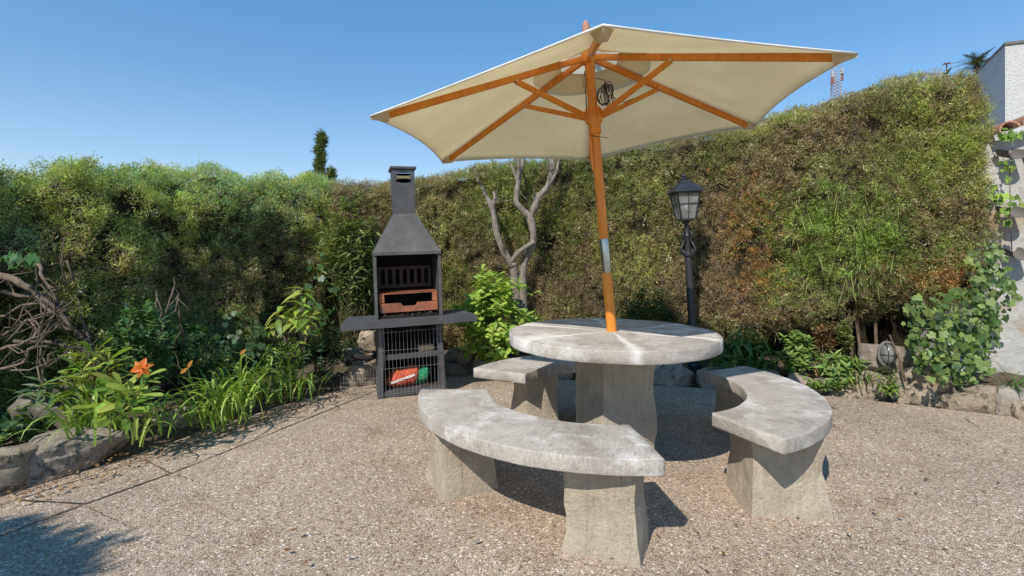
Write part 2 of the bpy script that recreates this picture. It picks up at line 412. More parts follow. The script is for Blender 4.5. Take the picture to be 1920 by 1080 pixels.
# border strip cut by cross joints
cuts_o = [outer[0], outer[1], outer[2], outer[3], outer[4], outer[6]]
cuts_i = [inner[0], inner[1], inner[3], inner[4], inner[6], inner[8]]
for k in range(5):
    a, b = cuts_o[k], cuts_o[k + 1]; c, d = cuts_i[k + 1], cuts_i[k]
    e = .006 / max(.2, math.dist(a, b))
    a2, b2 = lerp2(a, b, e), lerp2(a, b, 1 - e); d2, c2 = lerp2(d, c, e), lerp2(d, c, 1 - e)
    slab([a2, d2, c2, b2], -.0015 * (k % 2))
main = [shift(p, gap) for p in cuts_i]
back = [(-1.05, 4.62), (-.6, 4.98), (.2, 4.82), (1.2, 4.58), (2.7, 4.2), (3.75, 3.62), (5.2, 2.9), (6.5, 2.2)]
slab(main + back + [(6.5, -4), (-2.9, -4)], -.001)
dirt = MB().prism([(-4.2, -4.2), (6.8, -4.2), (6.8, 2.3), (3.9, 3.9), (-.6, 5.2), (-1.5, 4.6), (-3.4, 2.2)], -.058, -.022).build('joint_bed', M['joint'], terr)
# hairline cracks and short dummy joints filled with dirt
def crack(pts, w):
    pts = [Vector((*p[:2], 0)) for p in pts]; vs = []; fs = []; n = 18; path = []
    for i in range(n + 1):
        u = i / n * (len(pts) - 1); k = min(int(u), len(pts) - 2); p = pts[k].lerp(pts[k + 1], u - k)
        j = rnd.uniform(-1, 1) * .006; path.append(p + Vector((j, j * .6, 0)))
    for i, p in enumerate(path):
        t = (path[min(i + 1, n)] - path[max(i - 1, 0)]).normalized(); s = Vector((-t.y, t.x, 0)) * w * (.5 + .5 * math.sin(math.pi * min(1, .15 + i / n))) * rnd.uniform(.4, 1)
        vs += [p + s + Vector((0, 0, .003)), p - s + Vector((0, 0, .003))]
    fs = [[2 * i, 2 * i + 1, 2 * i + 3, 2 * i + 2] for i in range(n)]
    MB().add(vs, fs).build('crack', M['joint'], terr)
def joint(pts, w, z):
    "dirt-filled groove between two slabs"
    pts = [Vector((p[0], p[1], z)) for p in pts]; path = []
    for i in range(len(pts) - 1):
        for k in range(10): path.append(pts[i].lerp(pts[i + 1], k / 10))
    path.append(pts[-1]); vs = []
    for i, p in enumerate(path):
        t = (path[min(i + 1, len(path) - 1)] - path[max(i - 1, 0)]).normalized(); n = Vector((-t.y, t.x, 0)); w2 = w * rnd.uniform(.55, 1.2); j = rnd.uniform(-.0015, .0015)
        vs += [p + n * (w2 + j), p - n * (w2 - j)]
    MB().add(vs, [[2 * i, 2 * i + 1, 2 * i + 3, 2 * i + 2] for i in range(len(path) - 1)]).build('joint', M['joint'], terr)
joint(cuts_i, .004, .003); joint(cuts_o, .005, .003)
for k in (2, 3): joint([cuts_o[k], cuts_i[k]], .004, .0035)
crack([G(163, 950), G(240, 988)], .0025); crack([G(330, 890), G(372, 906)], .003)
crack([G(1225, 857), G(1300, 868), G(1392, 862)], .002); crack([G(1810, 785), G(1838, 803)], .004)
crack([G(1572, 850), G(1610, 905)], .0012); crack([G(735, 838), G(690, 905)], .0018); crack([G(640, 770), G(560, 800), G(470, 850)], .0018)

# planting beds (raised soil) behind the edging
def bed(name, poly, z=.10):
    n = 26; xs = [p[0] for p in poly]; ys = [p[1] for p in poly]
    bm = bmesh.new(); vs = [bm.verts.new((p[0], p[1], 0)) for p in poly]; bm.faces.new(vs)
    bmesh.ops.triangulate(bm, faces=bm.faces); 
    for _ in range(4): bmesh.ops.subdivide_edges(bm, edges=[e for e in bm.edges if e.calc_length() > .12], cuts=1); bmesh.ops.triangulate(bm, faces=bm.faces)
    for v in bm.verts: v.co.z = z + min(.06, z * .8) * mnoise.noise(v.co * 2.2) + min(.025, z * .5) * mnoise.noise(v.co * 9)
    for v in bm.verts:
        if v.is_boundary: v.co.z = -.015
    bmesh.ops.recalc_face_normals(bm, faces=bm.faces)
    me = bpy.data.meshes.new(name); bm.to_mesh(me); bm.free(); me.materials.append(M['soil'])
    me.polygons.foreach_set('use_smooth', [True] * len(me.polygons)); o = link(name, me); return tag(o, kind='structure')
bed('planting_bed', [(-3.3, .2), (-2.72, 2.05), (-2.48, 2.52), (-2.22, 3.0), (-1.95, 3.7), (-1.62, 4.25), (-1.30, 4.62), (-.6, 5.08), (-.6, 6.6), (-3.2, 6.6), (-5.4, 2.0), (-5.2, .2)], .07)
bed('planting_bed', [(-.62, 5.06), (.2, 4.92), (1.2, 4.68), (2.7, 4.3), (3.8, 3.72), (5.4, 2.95), (7.5, 4.2), (6, 7), (-.62, 6.6)], .12)

tag(MB().prism([(p[0] - .006, p[1] + .004) for p in outer] + [(-1.0, 4.74), (-.6, 5.04), (-.6, 5.2), (-1.5, 4.75), (-2.1, 3.8), (-2.6, 2.7), (-2.95, 2.0), (-3.6, -.5)], -.055, -.006).build('verge', M['agg']), kind='structure')
# ------------------------------------------------------------------ rocks and edging
def rock_mesh(name, size, seed, mat, sq=.5, rough=.20, n=11):
    bm = bmesh.new(); bmesh.ops.create_cube(bm, size=2); bmesh.ops.subdivide_edges(bm, edges=bm.edges[:], cuts=n, use_grid_fill=True)
    r = random.Random(seed); off = Vector((r.uniform(-99, 99), r.uniform(-99, 99), r.uniform(-99, 99)))
    planes = [(Vector((r.gauss(0, 1), r.gauss(0, 1), r.gauss(0, .6))).normalized(), r.uniform(.78, 1.02)) for _ in range(16)]
    for v in bm.verts:
        p = v.co.copy(); s = p.normalized(); p = p * (1 - sq) * .5 * 1.7 + s * sq if False else p.lerp(s * 1.15, sq)
        for nn, d in planes:
            e = p.dot(nn) - d
            if e > 0: p -= nn * e * .96
        p *= 1 + rough * mnoise.noise(p * 1.6 + off) * .7 + rough * .4 * mnoise.noise(p * 4.5 + off) + rough * .3 * mnoise.noise(p * 11 + off)
        v.co = Vector((p.x * size[0] / 2, p.y * size[1] / 2, p.z * size[2] / 2))
    me = bpy.data.meshes.new(name); bm.to_mesh(me); bm.free(); me.materials.append(mat)
    me.polygons.foreach_set('use_smooth', [True] * len(me.polygons)); me.set_sharp_from_angle(angle=math.radians(20))
    return me
def rock(name, c, size, rz, seed, mat, parent=None, **k):
    o = link(name, rock_mesh(name, size, seed, mat, **k), parent); o.location = c; o.rotation_euler = (rnd.uniform(-.06, .06), rnd.uniform(-.06, .06), rz); return o
bdir = math.atan2(1.5, .75)
for i, (px, py, sx, sy, sz, rz, mt, lab) in enumerate([
    (100, 895, .52, .26, .20, 1.02, 'rock', 'long pale limestone rock edging the bed at lower left'),
    (-14, 930, .34, .22, .20, 1.05, 'rockw', 'brownish rock cut by the left edge of the picture'),
    (222, 838, .17, .15, .15, .8, 'rock', 'small white-topped rock below the orange lily'),
    (335, 812, .26, .18, .16, 1.0, 'rockw', 'rough rock half hidden by arching lily leaves'),
    (508, 752, .25, .16, .15, 1.1, 'rockw', 'squarish brown edging rock below the yellow-green sapling'),
    (602, 728, .28, .17, .13, .75, 'rockw', 'low flat edging rock left of the barbecue'),
    (448, 778, .22, .15, .10, 1.05, 'rockg', 'low dark rock under the big lily clump')]):
    p = G(px, py); o = rock('edging_rock', p + Vector((-.06, .07, sz * .30)), (sx * 1.22, sy * 1.15, sz * 1.25), rz, 20 + i, M[mt]); tag(o, lab, 'rock', 'rocks edging the left bed')
o = rock('boulder', P(92, 775, 3.05) + Vector((0, .1, -.02)), (.50, .30, .30), .35, 77, M['rockg']); tag(o, 'large smooth grey boulder behind the broad-leaved shrub at far left', 'boulder')

# low stone wall along the back bed, stones set one by one
def wall_of(stones, label):
    w = empty('low_stone_wall', (0, 0, 0), 0, label, 'stone wall'); 
    for i, (px, py, d, sx, sy, sz, rz, mt) in enumerate(stones):
        p = P(px, py, d); rock('stone', p, (sx * .97, sy, sz * 1.3), rz, 300 + i + int(px), M[mt], w, sq=.20, rough=.13, n=9)
    return w
wall_of([(672, 706, 4.58, .30, .22, .20, .5, 'rockw'), (660, 668, 4.72, .22, .18, .12, .3, 'rockg'), (708, 690, 4.75, .28, .22, .22, .3, 'rockw'), (690, 640, 4.86, .20, .2, .15, .2, 'rockw'),
         (745, 690, 4.95, .30, .22, .24, .1, 'rock'), (800, 690, 5.02, .30, .22, .24, 0, 'rockw')], 'low stone edging left of and behind the barbecue')
wall_of([(865, 668, 5.05, .36, .30, .13, .05, 'rockw'), (858, 696, 4.98, .30, .22, .15, .1, 'rockg'), (905, 694, 4.98, .30, .22, .18, -.1, 'rock'), (948, 690, 4.96, .24, .2, .15, 0, 'rockw'),
         (1000, 692, 4.92, .28, .2, .16, -.2, 'rockw'), (1050, 690, 4.88, .26, .2, .17, -.2, 'rock'), (1105, 692, 4.85, .30, .2, .18, -.2, 'rockw'), (1160, 698, 4.8, .28, .2, .2, -.2, 'rock'),
         (1250, 704, 4.62, .48, .26, .25, -.18, 'rock'), (1330, 712, 4.50, .24, .2, .16, -.2, 'rock'), (1380, 716, 4.48, .28, .2, .17, -.25, 'rockw'), (1440, 720, 4.45, .30, .2, .18, -.25, 'rock'), (1500, 724, 4.40, .30, .2, .18, -.25, 'rockw'), (1552, 730, 4.34, .24, .2, .17, -.25, 'rock')], 'low limestone wall edging the back bed behind the round table')
wall_of([(1620, 734, 4.24, .44, .24, .25, -.30, 'rockw'), (1735, 733, 4.06, .50, .26, .33, -.36, 'rockw'), (1770, 712, 4.06, .30, .2, .06, -.36, 'rock'), (1830, 760, 3.86, .44, .22, .24, -.45, 'rockw'),
         (1902, 766, 3.72, .24, .2, .24, -.5, 'rock'), (1965, 780, 3.56, .36, .22, .2, -.5, 'rockw'), (1690, 752, 4.08, .16, .14, .12, -.3, 'rockw')], 'low mortared limestone wall at the right edge of the terrace')

# ------------------------------------------------------------------ hedges
def sprig_templates(n_var, n_tw, seed, lmin, lmax, w, spread):
    r = np.random.RandomState(seed); out = []
    for _ in range(n_var):
        tri = []
        for t in range(n_tw):
            d = np.array([r.normal(0, spread), r.normal(0, spread), 1.0]); d /= np.linalg.norm(d)
            b = np.array([r.normal(0, .018), r.normal(0, .018), r.uniform(-.03, .025)])
            L = r.uniform(lmin, lmax); s = np.cross(d, r.normal(size=3)); s /= np.linalg.norm(s); s *= w * r.uniform(.6, 1.3)
            tri += [b - s * .5, b + d * L * .5 + s * .6, b + d * L] if t % 2 else [b + s * .4, b + d * L, b + d * L * .45 - s * .8]
        out.append(np.array(tri))
    return np.array(out)
def place_clumps(pos, dirs, scale, tmpl, seed):
    r = np.random.RandomState(seed); N = len(pos); T = tmpl.shape[1]
    w = dirs / np.linalg.norm(dirs, axis=1, keepdims=True)
    h = r.normal(size=(N, 3)); u = np.cross(w, h); u /= np.linalg.norm(u, axis=1, keepdims=True); v = np.cross(w, u)
    t = tmpl[r.randint(0, len(tmpl), N)] * scale[:, None, None]
    return (pos[:, None, :] + t[:, :, 0:1] * u[:, None, :] + t[:, :, 1:2] * v[:, None, :] + t[:, :, 2:3] * w[:, None, :])

GREEN = np.array([.24, .27, .080]); LIGHT = np.array([.44, .46, .16]); DARK = np.array([.12, .165, .065]); BROWN = np.array([.31, .235, .155]); RUST = np.array([.52, .28, .115]); BLUEG = np.array([.18, .27, .155]); STRAW = np.array([.60, .50, .29])
def make_hedge(name, label, path, heights, z0, density, palette, patches, holes, seed, depth=.9, rc=.2, batter=.06, lump=.10, zbase=None):
    "path: plan polyline of the clipped face (terrace side on its right); heights: top height at each point"
    root = empty(name, (path[0][0], path[0][1], 0), 0, label, 'hedge'); org = np.array([path[0][0], path[0][1], 0.])
    pts = np.array(path, float); seg = np.linalg.norm(np.diff(pts, axis=0), axis=1); S = np.concatenate([[0], np.cumsum(seg)]); hh = np.array(heights, float)
    def at(s):
        p = np.stack([np.interp(s, S, pts[:, 0]), np.interp(s, S, pts[:, 1])], 1); e = .15
        q = np.stack([np.interp(np.clip(s + e, 0, S[-1]), S, pts[:, 0]) - np.interp(np.clip(s - e, 0, S[-1]), S, pts[:, 0]), np.interp(np.clip(s + e, 0, S[-1]), S, pts[:, 1]) - np.interp(np.clip(s - e, 0, S[-1]), S, pts[:, 1])], 1)
        q /= np.linalg.norm(q, axis=1, keepdims=True); n = np.stack([q[:, 1], -q[:, 0]], 1); return p, n, np.interp(s, S, hh)
    def surf(s, t, inset=0.0):
        "t in metres along the cross-section, from the base up the face and over the top"
        p, n, h = at(s); zb = z0 if np.isscalar(z0) else np.interp(s, S, np.array(z0))
        fl = h - rc - zb; arc = rc * math.pi / 2
        k = np.clip((t - fl) / arc, 0, 1); top = np.clip(t - fl - arc, 0, depth)
        off = np.where(t < fl, -batter * t / fl, -batter - rc * (1 - np.cos(k * math.pi / 2)) - top)
        z = np.where(t < fl, zb + t, zb + fl + rc * np.sin(k * math.pi / 2))
        under = np.clip(1 - (np.clip(t, 0, 9)) / .35, 0, 1); off = off - under ** 2 * .16     # the base is undercut
        N3 = np.stack([n[:, 0] * np.cos(k * math.pi / 2), n[:, 1] * np.cos(k * math.pi / 2), np.sin(k * math.pi / 2)], 1)
        X = np.stack([p[:, 0] + n[:, 0] * off, p[:, 1] + n[:, 1] * off, z], 1)
        D = lump * ((vnoise(X, 1.7, seed) - .5) * 2.0 + (vnoise(X, 4.2, seed + 1) - .5) * 1.0 + (vnoise(X, 10, seed + 2) - .5) * 1.2)
        for (c, r, dp) in holes:
            D = D - dp * np.exp(-(((X - np.array(c)) / np.array(r)) ** 2).sum(1) * 1.5)
        return X + N3 * (D - inset)[:, None], N3, D
    # inner mass of twigs, plus an added backing that darkens the gap below
    ns = max(20, int(S[-1] / .09)); zbm = np.min(z0); tmax = hh.max() - zbm + depth
    zlow = -(np.max(z0) - .05); nt = int((tmax - zlow) / .09); ss, tt = np.meshgrid(np.linspace(0, S[-1], ns), np.linspace(zlow, tmax, nt), indexing='ij')
    X, _, _ = surf(ss.ravel(), tt.ravel(), .10 + .38 * np.clip((.12 - tt.ravel()) / .15, 0, 1)); X[:, 2] = np.maximum(X[:, 2], .02)
    X -= org; fs = [[i * nt + j, (i + 1) * nt + j, (i + 1) * nt + j + 1, i * nt + j + 1] for i in range(ns - 1) for j in range(nt - 1)]
    # close the back and the ends
    Xb = X.reshape(ns, nt, 3)[:, -1].copy(); Xb[:, 2] = 0; b0 = len(X)
    vs = [tuple(v) for v in X] + [tuple(v) for v in Xb]
    fs += [[i * nt + nt - 1, (i + 1) * nt + nt - 1, b0 + i + 1, b0 + i] for i in range(ns - 1)]
    for e in (0, ns - 1): fs.append([e * nt + j for j in range(nt)] + [b0 + e])
    MB().add(vs, fs).build('twigs_and_backing', M['core'], root, smooth=180)
    # sprigs
    r = np.random.RandomState(seed); area = S[-1] * tmax; N = int(area * density)
    s = r.uniform(0, S[-1], N); t = r.uniform(0, tmax - .25, N); _, _, h_ = at(s); zb_ = z0 if np.isscalar(z0) else np.interp(s, S, np.array(z0)); ok = t < h_ - zb_ + depth * .7; s, t = s[ok], t[ok]; N = len(s)
    X, N3, D = surf(s, t, 0); X += N3 * r.uniform(-.06, .03, N)[:, None]
    keep = np.ones(N, bool)
    for (c, rr, dp) in holes:
        d = np.exp(-(((X - np.array(c)) / np.array(rr)) ** 2).sum(1) * 1.5); keep &= r.uniform(size=N) > d * min(1, dp * 3.0)
    keep &= vnoise(X, 7, seed + 9) * .6 + vnoise(X, 15, seed + 10) * .4 > .36 * r.uniform(.7, 1.25, N)
    X, N3, D, s, t = X[keep], N3[keep], D[keep], s[keep], t[keep]; N = len(X)
    dirs = N3 * .38 + np.array([0, 0, .45]) + r.normal(size=(N, 3)) * .5
    sc = r.uniform(.6, 1.3, N) * (.65 + .6 * vnoise(X, 2.6, seed + 30))
    # colour: the plant's own live and dead patches
    c = palette(X, r)
    for (pc, pr, colr, st) in patches:
        wgt = np.exp(-(((X - np.array(pc)) / np.array(pr)) ** 2).sum(1)) * st * (.4 + 1.2 * vnoise(X, 6, seed + 20)); wgt = np.clip(wgt, 0, 1)
        m = r.uniform(size=N) < wgt; c[m] = np.array(colr)
    c = c * (.62 + .62 * vnoise(X, 2.1, seed + 40) + .34 * vnoise(X, 6.5, seed + 41))[:, None]
    c = c * r.uniform(.45, 1.5, (N, 1)) * (1 + r.normal(0, .06, (N, 3)))
    tm = sprig_templates(12, 13, seed, .014, .040, .0060, .8)
    V = place_clumps(X - org, dirs, sc, tm, seed + 3); T = V.shape[1]
    CC = np.repeat(c[:, None, :], T, 1) * np.repeat(r.uniform(.7, 1.3, (N, T // 3, 1)), 3, 1)
    # bare dead twigs poking out among the sprigs
    k = r.choice(N, int(N * .11), False); tw = sprig_templates(8, 3, seed + 5, .07, .20, .0034, .5)
    V2 = place_clumps(X[k] - org - N3[k] * .05, N3[k] * .5 + r.normal(size=(len(k), 3)) * .6 + np.array([0, 0, .1]), r.uniform(.6, 1.2, len(k)), tw, seed + 6)
    C2 = np.repeat((np.where(r.uniform(size=(len(k), 1)) < .5, BROWN * 1.1, STRAW * .9) * r.uniform(.5, 1.3, (len(k), 1)))[:, None, :], V2.shape[1], 1)
    o = link('dead_twigs', raw_mesh('dead_twigs', V2.reshape(-1, 3), 3, M['sprig'], np.clip(C2, .01, .8).reshape(-1, 3)), root); o['kind'] = 'stuff'
    me = raw_mesh('sprigs', V.reshape(-1, 3), 3, M['sprig'], np.clip(CC, .004, .9).reshape(-1, 3))
    o = link('sprigs', me, root); o['kind'] = 'stuff'
    # longer soft shoots that break the clipped outline along the top
    return root, surf, at, S

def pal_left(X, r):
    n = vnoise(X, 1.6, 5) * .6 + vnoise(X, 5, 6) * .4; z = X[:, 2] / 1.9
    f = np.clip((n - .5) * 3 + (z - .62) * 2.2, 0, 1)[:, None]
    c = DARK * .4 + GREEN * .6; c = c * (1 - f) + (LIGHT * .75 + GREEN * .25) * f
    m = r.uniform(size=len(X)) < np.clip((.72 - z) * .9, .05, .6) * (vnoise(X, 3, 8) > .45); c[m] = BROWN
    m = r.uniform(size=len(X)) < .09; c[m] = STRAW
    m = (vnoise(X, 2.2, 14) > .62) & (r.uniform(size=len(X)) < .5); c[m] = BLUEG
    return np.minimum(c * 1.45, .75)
LPATH = [(-4.0, .9), (-3.9, 1.2), (-3.42, 2.3), (-3.10, 3.0), (-2.72, 3.75), (-2.36, 4.5), (-2.06, 5.1), (-1.84, 5.62), (-1.70, 6.1)]
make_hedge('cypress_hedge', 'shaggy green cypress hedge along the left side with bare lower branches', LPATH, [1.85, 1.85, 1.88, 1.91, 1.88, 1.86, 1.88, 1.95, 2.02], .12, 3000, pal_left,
           [((-3.0, 3.2, 1.15), (.5, .6, .25), BROWN, .6), ((-2.5, 4.2, .95), (.5, .6, .3), BROWN, .8), ((-2.2, 4.8, 1.1), (.3, .5, .6), BROWN, .75), ((-3.2, 2.8, 1.55), (.6, .8, .15), LIGHT, .6)],
           [((-3.15, 2.85, .62), (.45, .55, .32), .42), ((-2.75, 3.7, .95), (.25, .3, .14), .2), ((-3.3, 2.4, .9), (.4, .5, .5), .25), ((-2.10, 5.0, .95), (.12, .12, .5), .22)], 101, depth=.8, rc=.42, lump=.17, batter=.26)
def pal_back(X, r):
    n = vnoise(X, 1.1, 45) * .6 + vnoise(X, 3.4, 46) * .4; f = np.clip((n - .45) * 3.6, 0, 1)[:, None]
    c = (DARK * .35 + GREEN * .65) * f + BROWN * .95 * (1 - f)
    n2 = vnoise(X, 2.3, 47); m = (n2 > .55) & (r.uniform(size=len(X)) < .55); c[m] = GREEN * .5 + LIGHT * .4
    m = r.uniform(size=len(X)) < .12; c[m] = STRAW
    return c * 1.1
BPATH = [(-1.95, 5.35), (-1.35, 5.52), (-.7, 5.60), (.0, 5.50), (.8, 5.34), (1.6, 5.12), (2.4, 4.86), (3.1, 4.62), (3.7, 4.40), (4.10, 4.27), (4.22, 4.6), (4.24, 5.2)]
BH = [1.98, 2.02, 2.12, 2.22, 2.32, 2.40, 2.50, 2.66, 2.80, 2.74, 2.6, 2.6]
BZ = [.12, .12, .12, .12, .14, .16, .30, .48, .62, .75, .8, .8]
BACK_HEDGE = make_hedge('cypress_hedge', 'tall clipped cypress hedge with brown patches across the back', BPATH, BH, BZ, 2900, pal_back,
           [((2.30, 4.85, 1.25), (.30, .5, .45), RUST, 1.0), ((2.35, 4.85, 1.75), (.22, .5, .22), RUST, .5), ((3.05, 4.6, 1.35), (.60, .6, .60), np.array([.24, .33, .085]), 1.0), ((3.0, 4.6, 1.15), (.32, .5, .5), np.array([.34, .42, .12]), .7), ((3.75, 4.4, .95), (.35, .4, .13), RUST * .8, .8),
            ((1.85, 5.05, 1.15), (.42, .6, .95), BROWN, 1.0), ((.75, 5.3, .95), (.6, .6, .8), BROWN * 1.05, 1.0), ((2.6, 4.8, 2.0), (.5, .5, .3), BROWN, .6), ((3.3, 4.5, .75), (.6, .5, .2), BROWN * 1.1, .6), ((-.75, 5.6, 1.55), (.25, .5, .35), STRAW * .8, .65), ((3.75, 4.4, 2.2), (.5, .5, .5), GREEN * .7 + LIGHT * .4, .9), ((2.9, 4.7, 2.35), (.6, .5, .2), BROWN, .7), ((2.5, 4.8, 2.15), (.4, .5, .2), STRAW * .7, .5),
            ((1.2, 5.2, 1.1), (.3, .4, .3), LIGHT, .6), ((0, 5.5, 1.6), (.8, .5, .5), GREEN, .5), ((3.9, 4.4, 1.5), (.2, .4, .12), BROWN, .8)],
           [((1.74, 5.05, 1.55), (.18, .4, .5), .14), ((2.7, 4.75, .36), (.5, .3, .18), .3), ((3.5, 4.5, .52), (.5, .3, .2), .3)], 202, depth=.7, rc=.11, lump=.065)[0]

# ------------------------------------------------------------------ garden wall, house, far things at the right
gw = empty('garden_wall', (4.0, 4.55, 0), 0, 'pale plastered garden wall topped with clay tiles at the right edge', 'wall')
wz0, wd = 0.0, .24
def wall_piece(name, x0, x1, y0, y1, zt0, zt1, mat):
    d = wd; vs = [(x0, y0, 0), (x1, y1, 0), (x1 + .02, y1 + d, 0), (x0 + .02, y0 + d, 0), (x0, y0, zt0), (x1, y1, zt1), (x1 + .02, y1 + d, zt1), (x0 + .02, y0 + d, zt0)]
    return MB().add([(v[0] - 4.0, v[1] - 4.55, v[2]) for v in vs], [[0, 1, 5, 4], [1, 2, 6, 5], [2, 3, 7, 6], [3, 0, 4, 7], [4, 5, 6, 7], [3, 2, 1, 0]]).build(name, mat, gw)
wall_piece('pier', 3.86, 4.36, 4.58, 4.47, 2.18, 2.22, M['plaster'])
wall_piece('wall_panel', 4.36, 6.4, 4.50, 4.02, 2.20, 2.9, M['plaster2'])
def coping():
    # barrel tiles laid across the sloping wall head
    n = 7; me = None
    for i in range(11):
        x = 4.42 + i * .172; z = 2.20 + (x - 4.36) * .345 + .10; y = 4.50 - (x - 4.36) * .235
        if me is None:
            vs = []; fs = []; L = .40
            for e in (0, 1):
                for k in range(n + 1):
                    a = math.pi * k / n; rr = .085 - .010 * e
                    vs.append((math.cos(a) * rr, -.08 + e * L, math.sin(a) * rr))
                for k in range(n + 1):
                    a = math.pi * k / n; rr = .070 - .010 * e
                    vs.append((math.cos(a) * rr, -.08 + e * L, math.sin(a) * rr))
            m = n + 1
            for k in range(n):
                fs += [[k, k + 1, 2 * m + k + 1, 2 * m + k], [m + k, 3 * m + k, 3 * m + k + 1, m + k + 1], [k, m + k, m + k + 1, k + 1], [2 * m + k, 2 * m + k + 1, 3 * m + k + 1, 3 * m + k]]
            me = MB().add(vs, fs).mesh('tile', M['tile'], 40)
        o = link('tile', me, gw); o.location = (x - 4.0, y - 4.55, z - .03); o.rotation_euler = (0, -.33, -.23)
coping()
vs = [(4.30, 4.46, 2.185), (6.4, 3.97, 2.91)]
MB().bar((vs[0][0] - 4, vs[0][1] - 4.55 + .12, vs[0][2] + .03), (vs[1][0] - 4, vs[1][1] - 4.55 + .12, vs[1][2] + .03), .36, .05).build('wall_cap', M['stucco'], gw)
# curved clay tiles set into the wall as little planters
for (px, py) in ((1888, 285), (1888, 392), (1896, 470), (1938, 300), (1938, 400)):
    p = P(px, py, 4.42); n = 8; vs = []; fs = []
    for e in (0, 1):
        for k in range(n + 1):
            a = math.pi + math.pi * k / n
            for rr in (.075, .062): vs.append((math.cos(a) * rr, -.13 + e * .16, math.sin(a) * rr + .03 * e))
    m = 2 * (n + 1)
    for k in range(n):
        fs += [[2 * k, 2 * k + 2, m + 2 * k + 2, m + 2 * k], [2 * k + 1, m + 2 * k + 1, m + 2 * k + 3, 2 * k + 3], [2 * k, 2 * k + 1, 2 * k + 3, 2 * k + 2]]
    o = MB().add(vs, fs).build('planter_tile', M['tilegrey'], gw, 40); o.location = p - Vector((4.0, 4.55, 0)); o.rotation_euler = (.1, 0, -.2)

hc = Vector((8.89, 9.0)); hd = Vector((math.cos(math.radians(60.5)), math.sin(math.radians(60.5)))); hf = Vector((.93, -.36)).normalized()
hs_ = empty('house', (hc.x, hc.y, 0), 0, 'white rough-stuccoed house rising behind the garden wall', 'house')
a = Vector((0, 0)); b = hd * 5.0; c2 = hd * 5 + hf * 7; d2 = hf * 7; ht = 4.965
quad = [a, d2, c2, b]
MB().prism([(p.x, p.y) for p in quad], 0, ht).build('wall', M['stucco'], hs_)
MB().prism([(p.x * 1.0 + (-.02 if i in (0, 3) else .02), p.y + (-.02 if i < 2 else .02)) for i, p in enumerate(quad)], ht + .002, ht + .05).build('roof_edge', M['tilegrey'], hs_)

# radio mast far off
mb = empty('radio_mast', (P(1567, 200, 120).x, 120, 0), 0, 'distant red and white lattice radio mast beyond the hedge', 'mast')
zt = P(0, 132, 120).z; w_ = .85
for sx in (-1, 1):
    for sy in (-1, 1): MB().tube([(sx * w_, sy * w_, -2), (sx * w_ * .8, sy * w_ * .8, zt)], .12, 6).build('leg', M['white'], mb)
for i in range(26):
    z = 28 + i * .75
    for (ax, ay, bx, by) in ((-1, -1, 1, -1), (1, -1, 1, 1), (-1, 1, 1, 1), (-1, -1, -1, 1)):
        MB().bar((ax * w_, ay * w_, z), (bx * w_, by * w_, z + .75), .10, .10).build('brace', M['red' if (i // 5) % 2 else 'white'], mb)
for (dx, py, mt) in ((-.9, 140, 'white'), (.9, 146, 'red'), (.9, 136, 'white'), (-.9, 153, 'red')):
    z = P(0, py, 120).z; MB().box((dx * 1.25, -.6, z), (.5, .35, 1.7), None, .05).build('antenna', M[mt], mb)

# ------------------------------------------------------------------ foliage things
def leaf_mesh(name, L, W, prof, fold=.25, droop=.25, curl=0, mat=None):
    "leaf along +Y, face up +Z"
    vs = []; fs = []; n = len(prof)
    for i, (t, w) in enumerate(prof):
        y = L * t; z = -droop * L * t * t; x = W * w / 2
        vs += [(-x, y, z + fold * x), (0, y + curl * 0, z), (x, y, z + fold * x)]
    for i in range(n - 1):
        k = 3 * i; fs += [[k, k + 1, k + 4, k + 3], [k + 1, k + 2, k + 5, k + 4]]
    return MB().add(vs, fs).mesh(name, mat or M['leaf'], 180)
OBOV = [(0, .08), (.25, .35), (.55, .82), (.8, 1.0), (.95, .7), (1, .1)]
LANC = [(0, .15), (.2, .7), (.45, 1.0), (.7, .75), (.9, .3), (1, .02)]
OVAL = [(0, .1), (.2, .75), (.45, 1.0), (.75, .8), (1, .05)]
def ivy_mesh(name, S, seed):
    r = random.Random(seed); ang = [(-2.6, .62), (-2.0, .74), (-1.6, .68), (-1.15, .98), (-.62, .76), (0, 1.12), (.62, .76), (1.15, .98), (1.6, .68), (2.0, .74), (2.6, .62)]
    vs = [(0, 0, 0)]; 
    for a, rr in ang:
        q = rr * S * r.uniform(.9, 1.1) * .55; vs.append((math.sin(a) * q, math.cos(a) * q + S * .12, -.10 * q + .05 * S * math.cos(a * 3)))
    fs = [[0, i, i + 1] for i in range(1, len(ang))]
    return MB().add(vs, fs).mesh(name, M['leaf'], 180)
def leaf_frame(pos, direction, up=(0, 0, 1), roll=0.0, s=1.0):
    y = Vector(direction).normalized(); x = y.cross(Vector(up)); x = x.normalized() if x.length > 1e-4 else Vector((1, 0, 0)); z = x.cross(y)
    R = Matrix((x, y, z)).transposed() @ Matrix.Rotation(roll, 3, 'Y')
    return Matrix.Translation(pos) @ (R.to_4x4()) @ Matrix.Diagonal((s, s, s, 1))
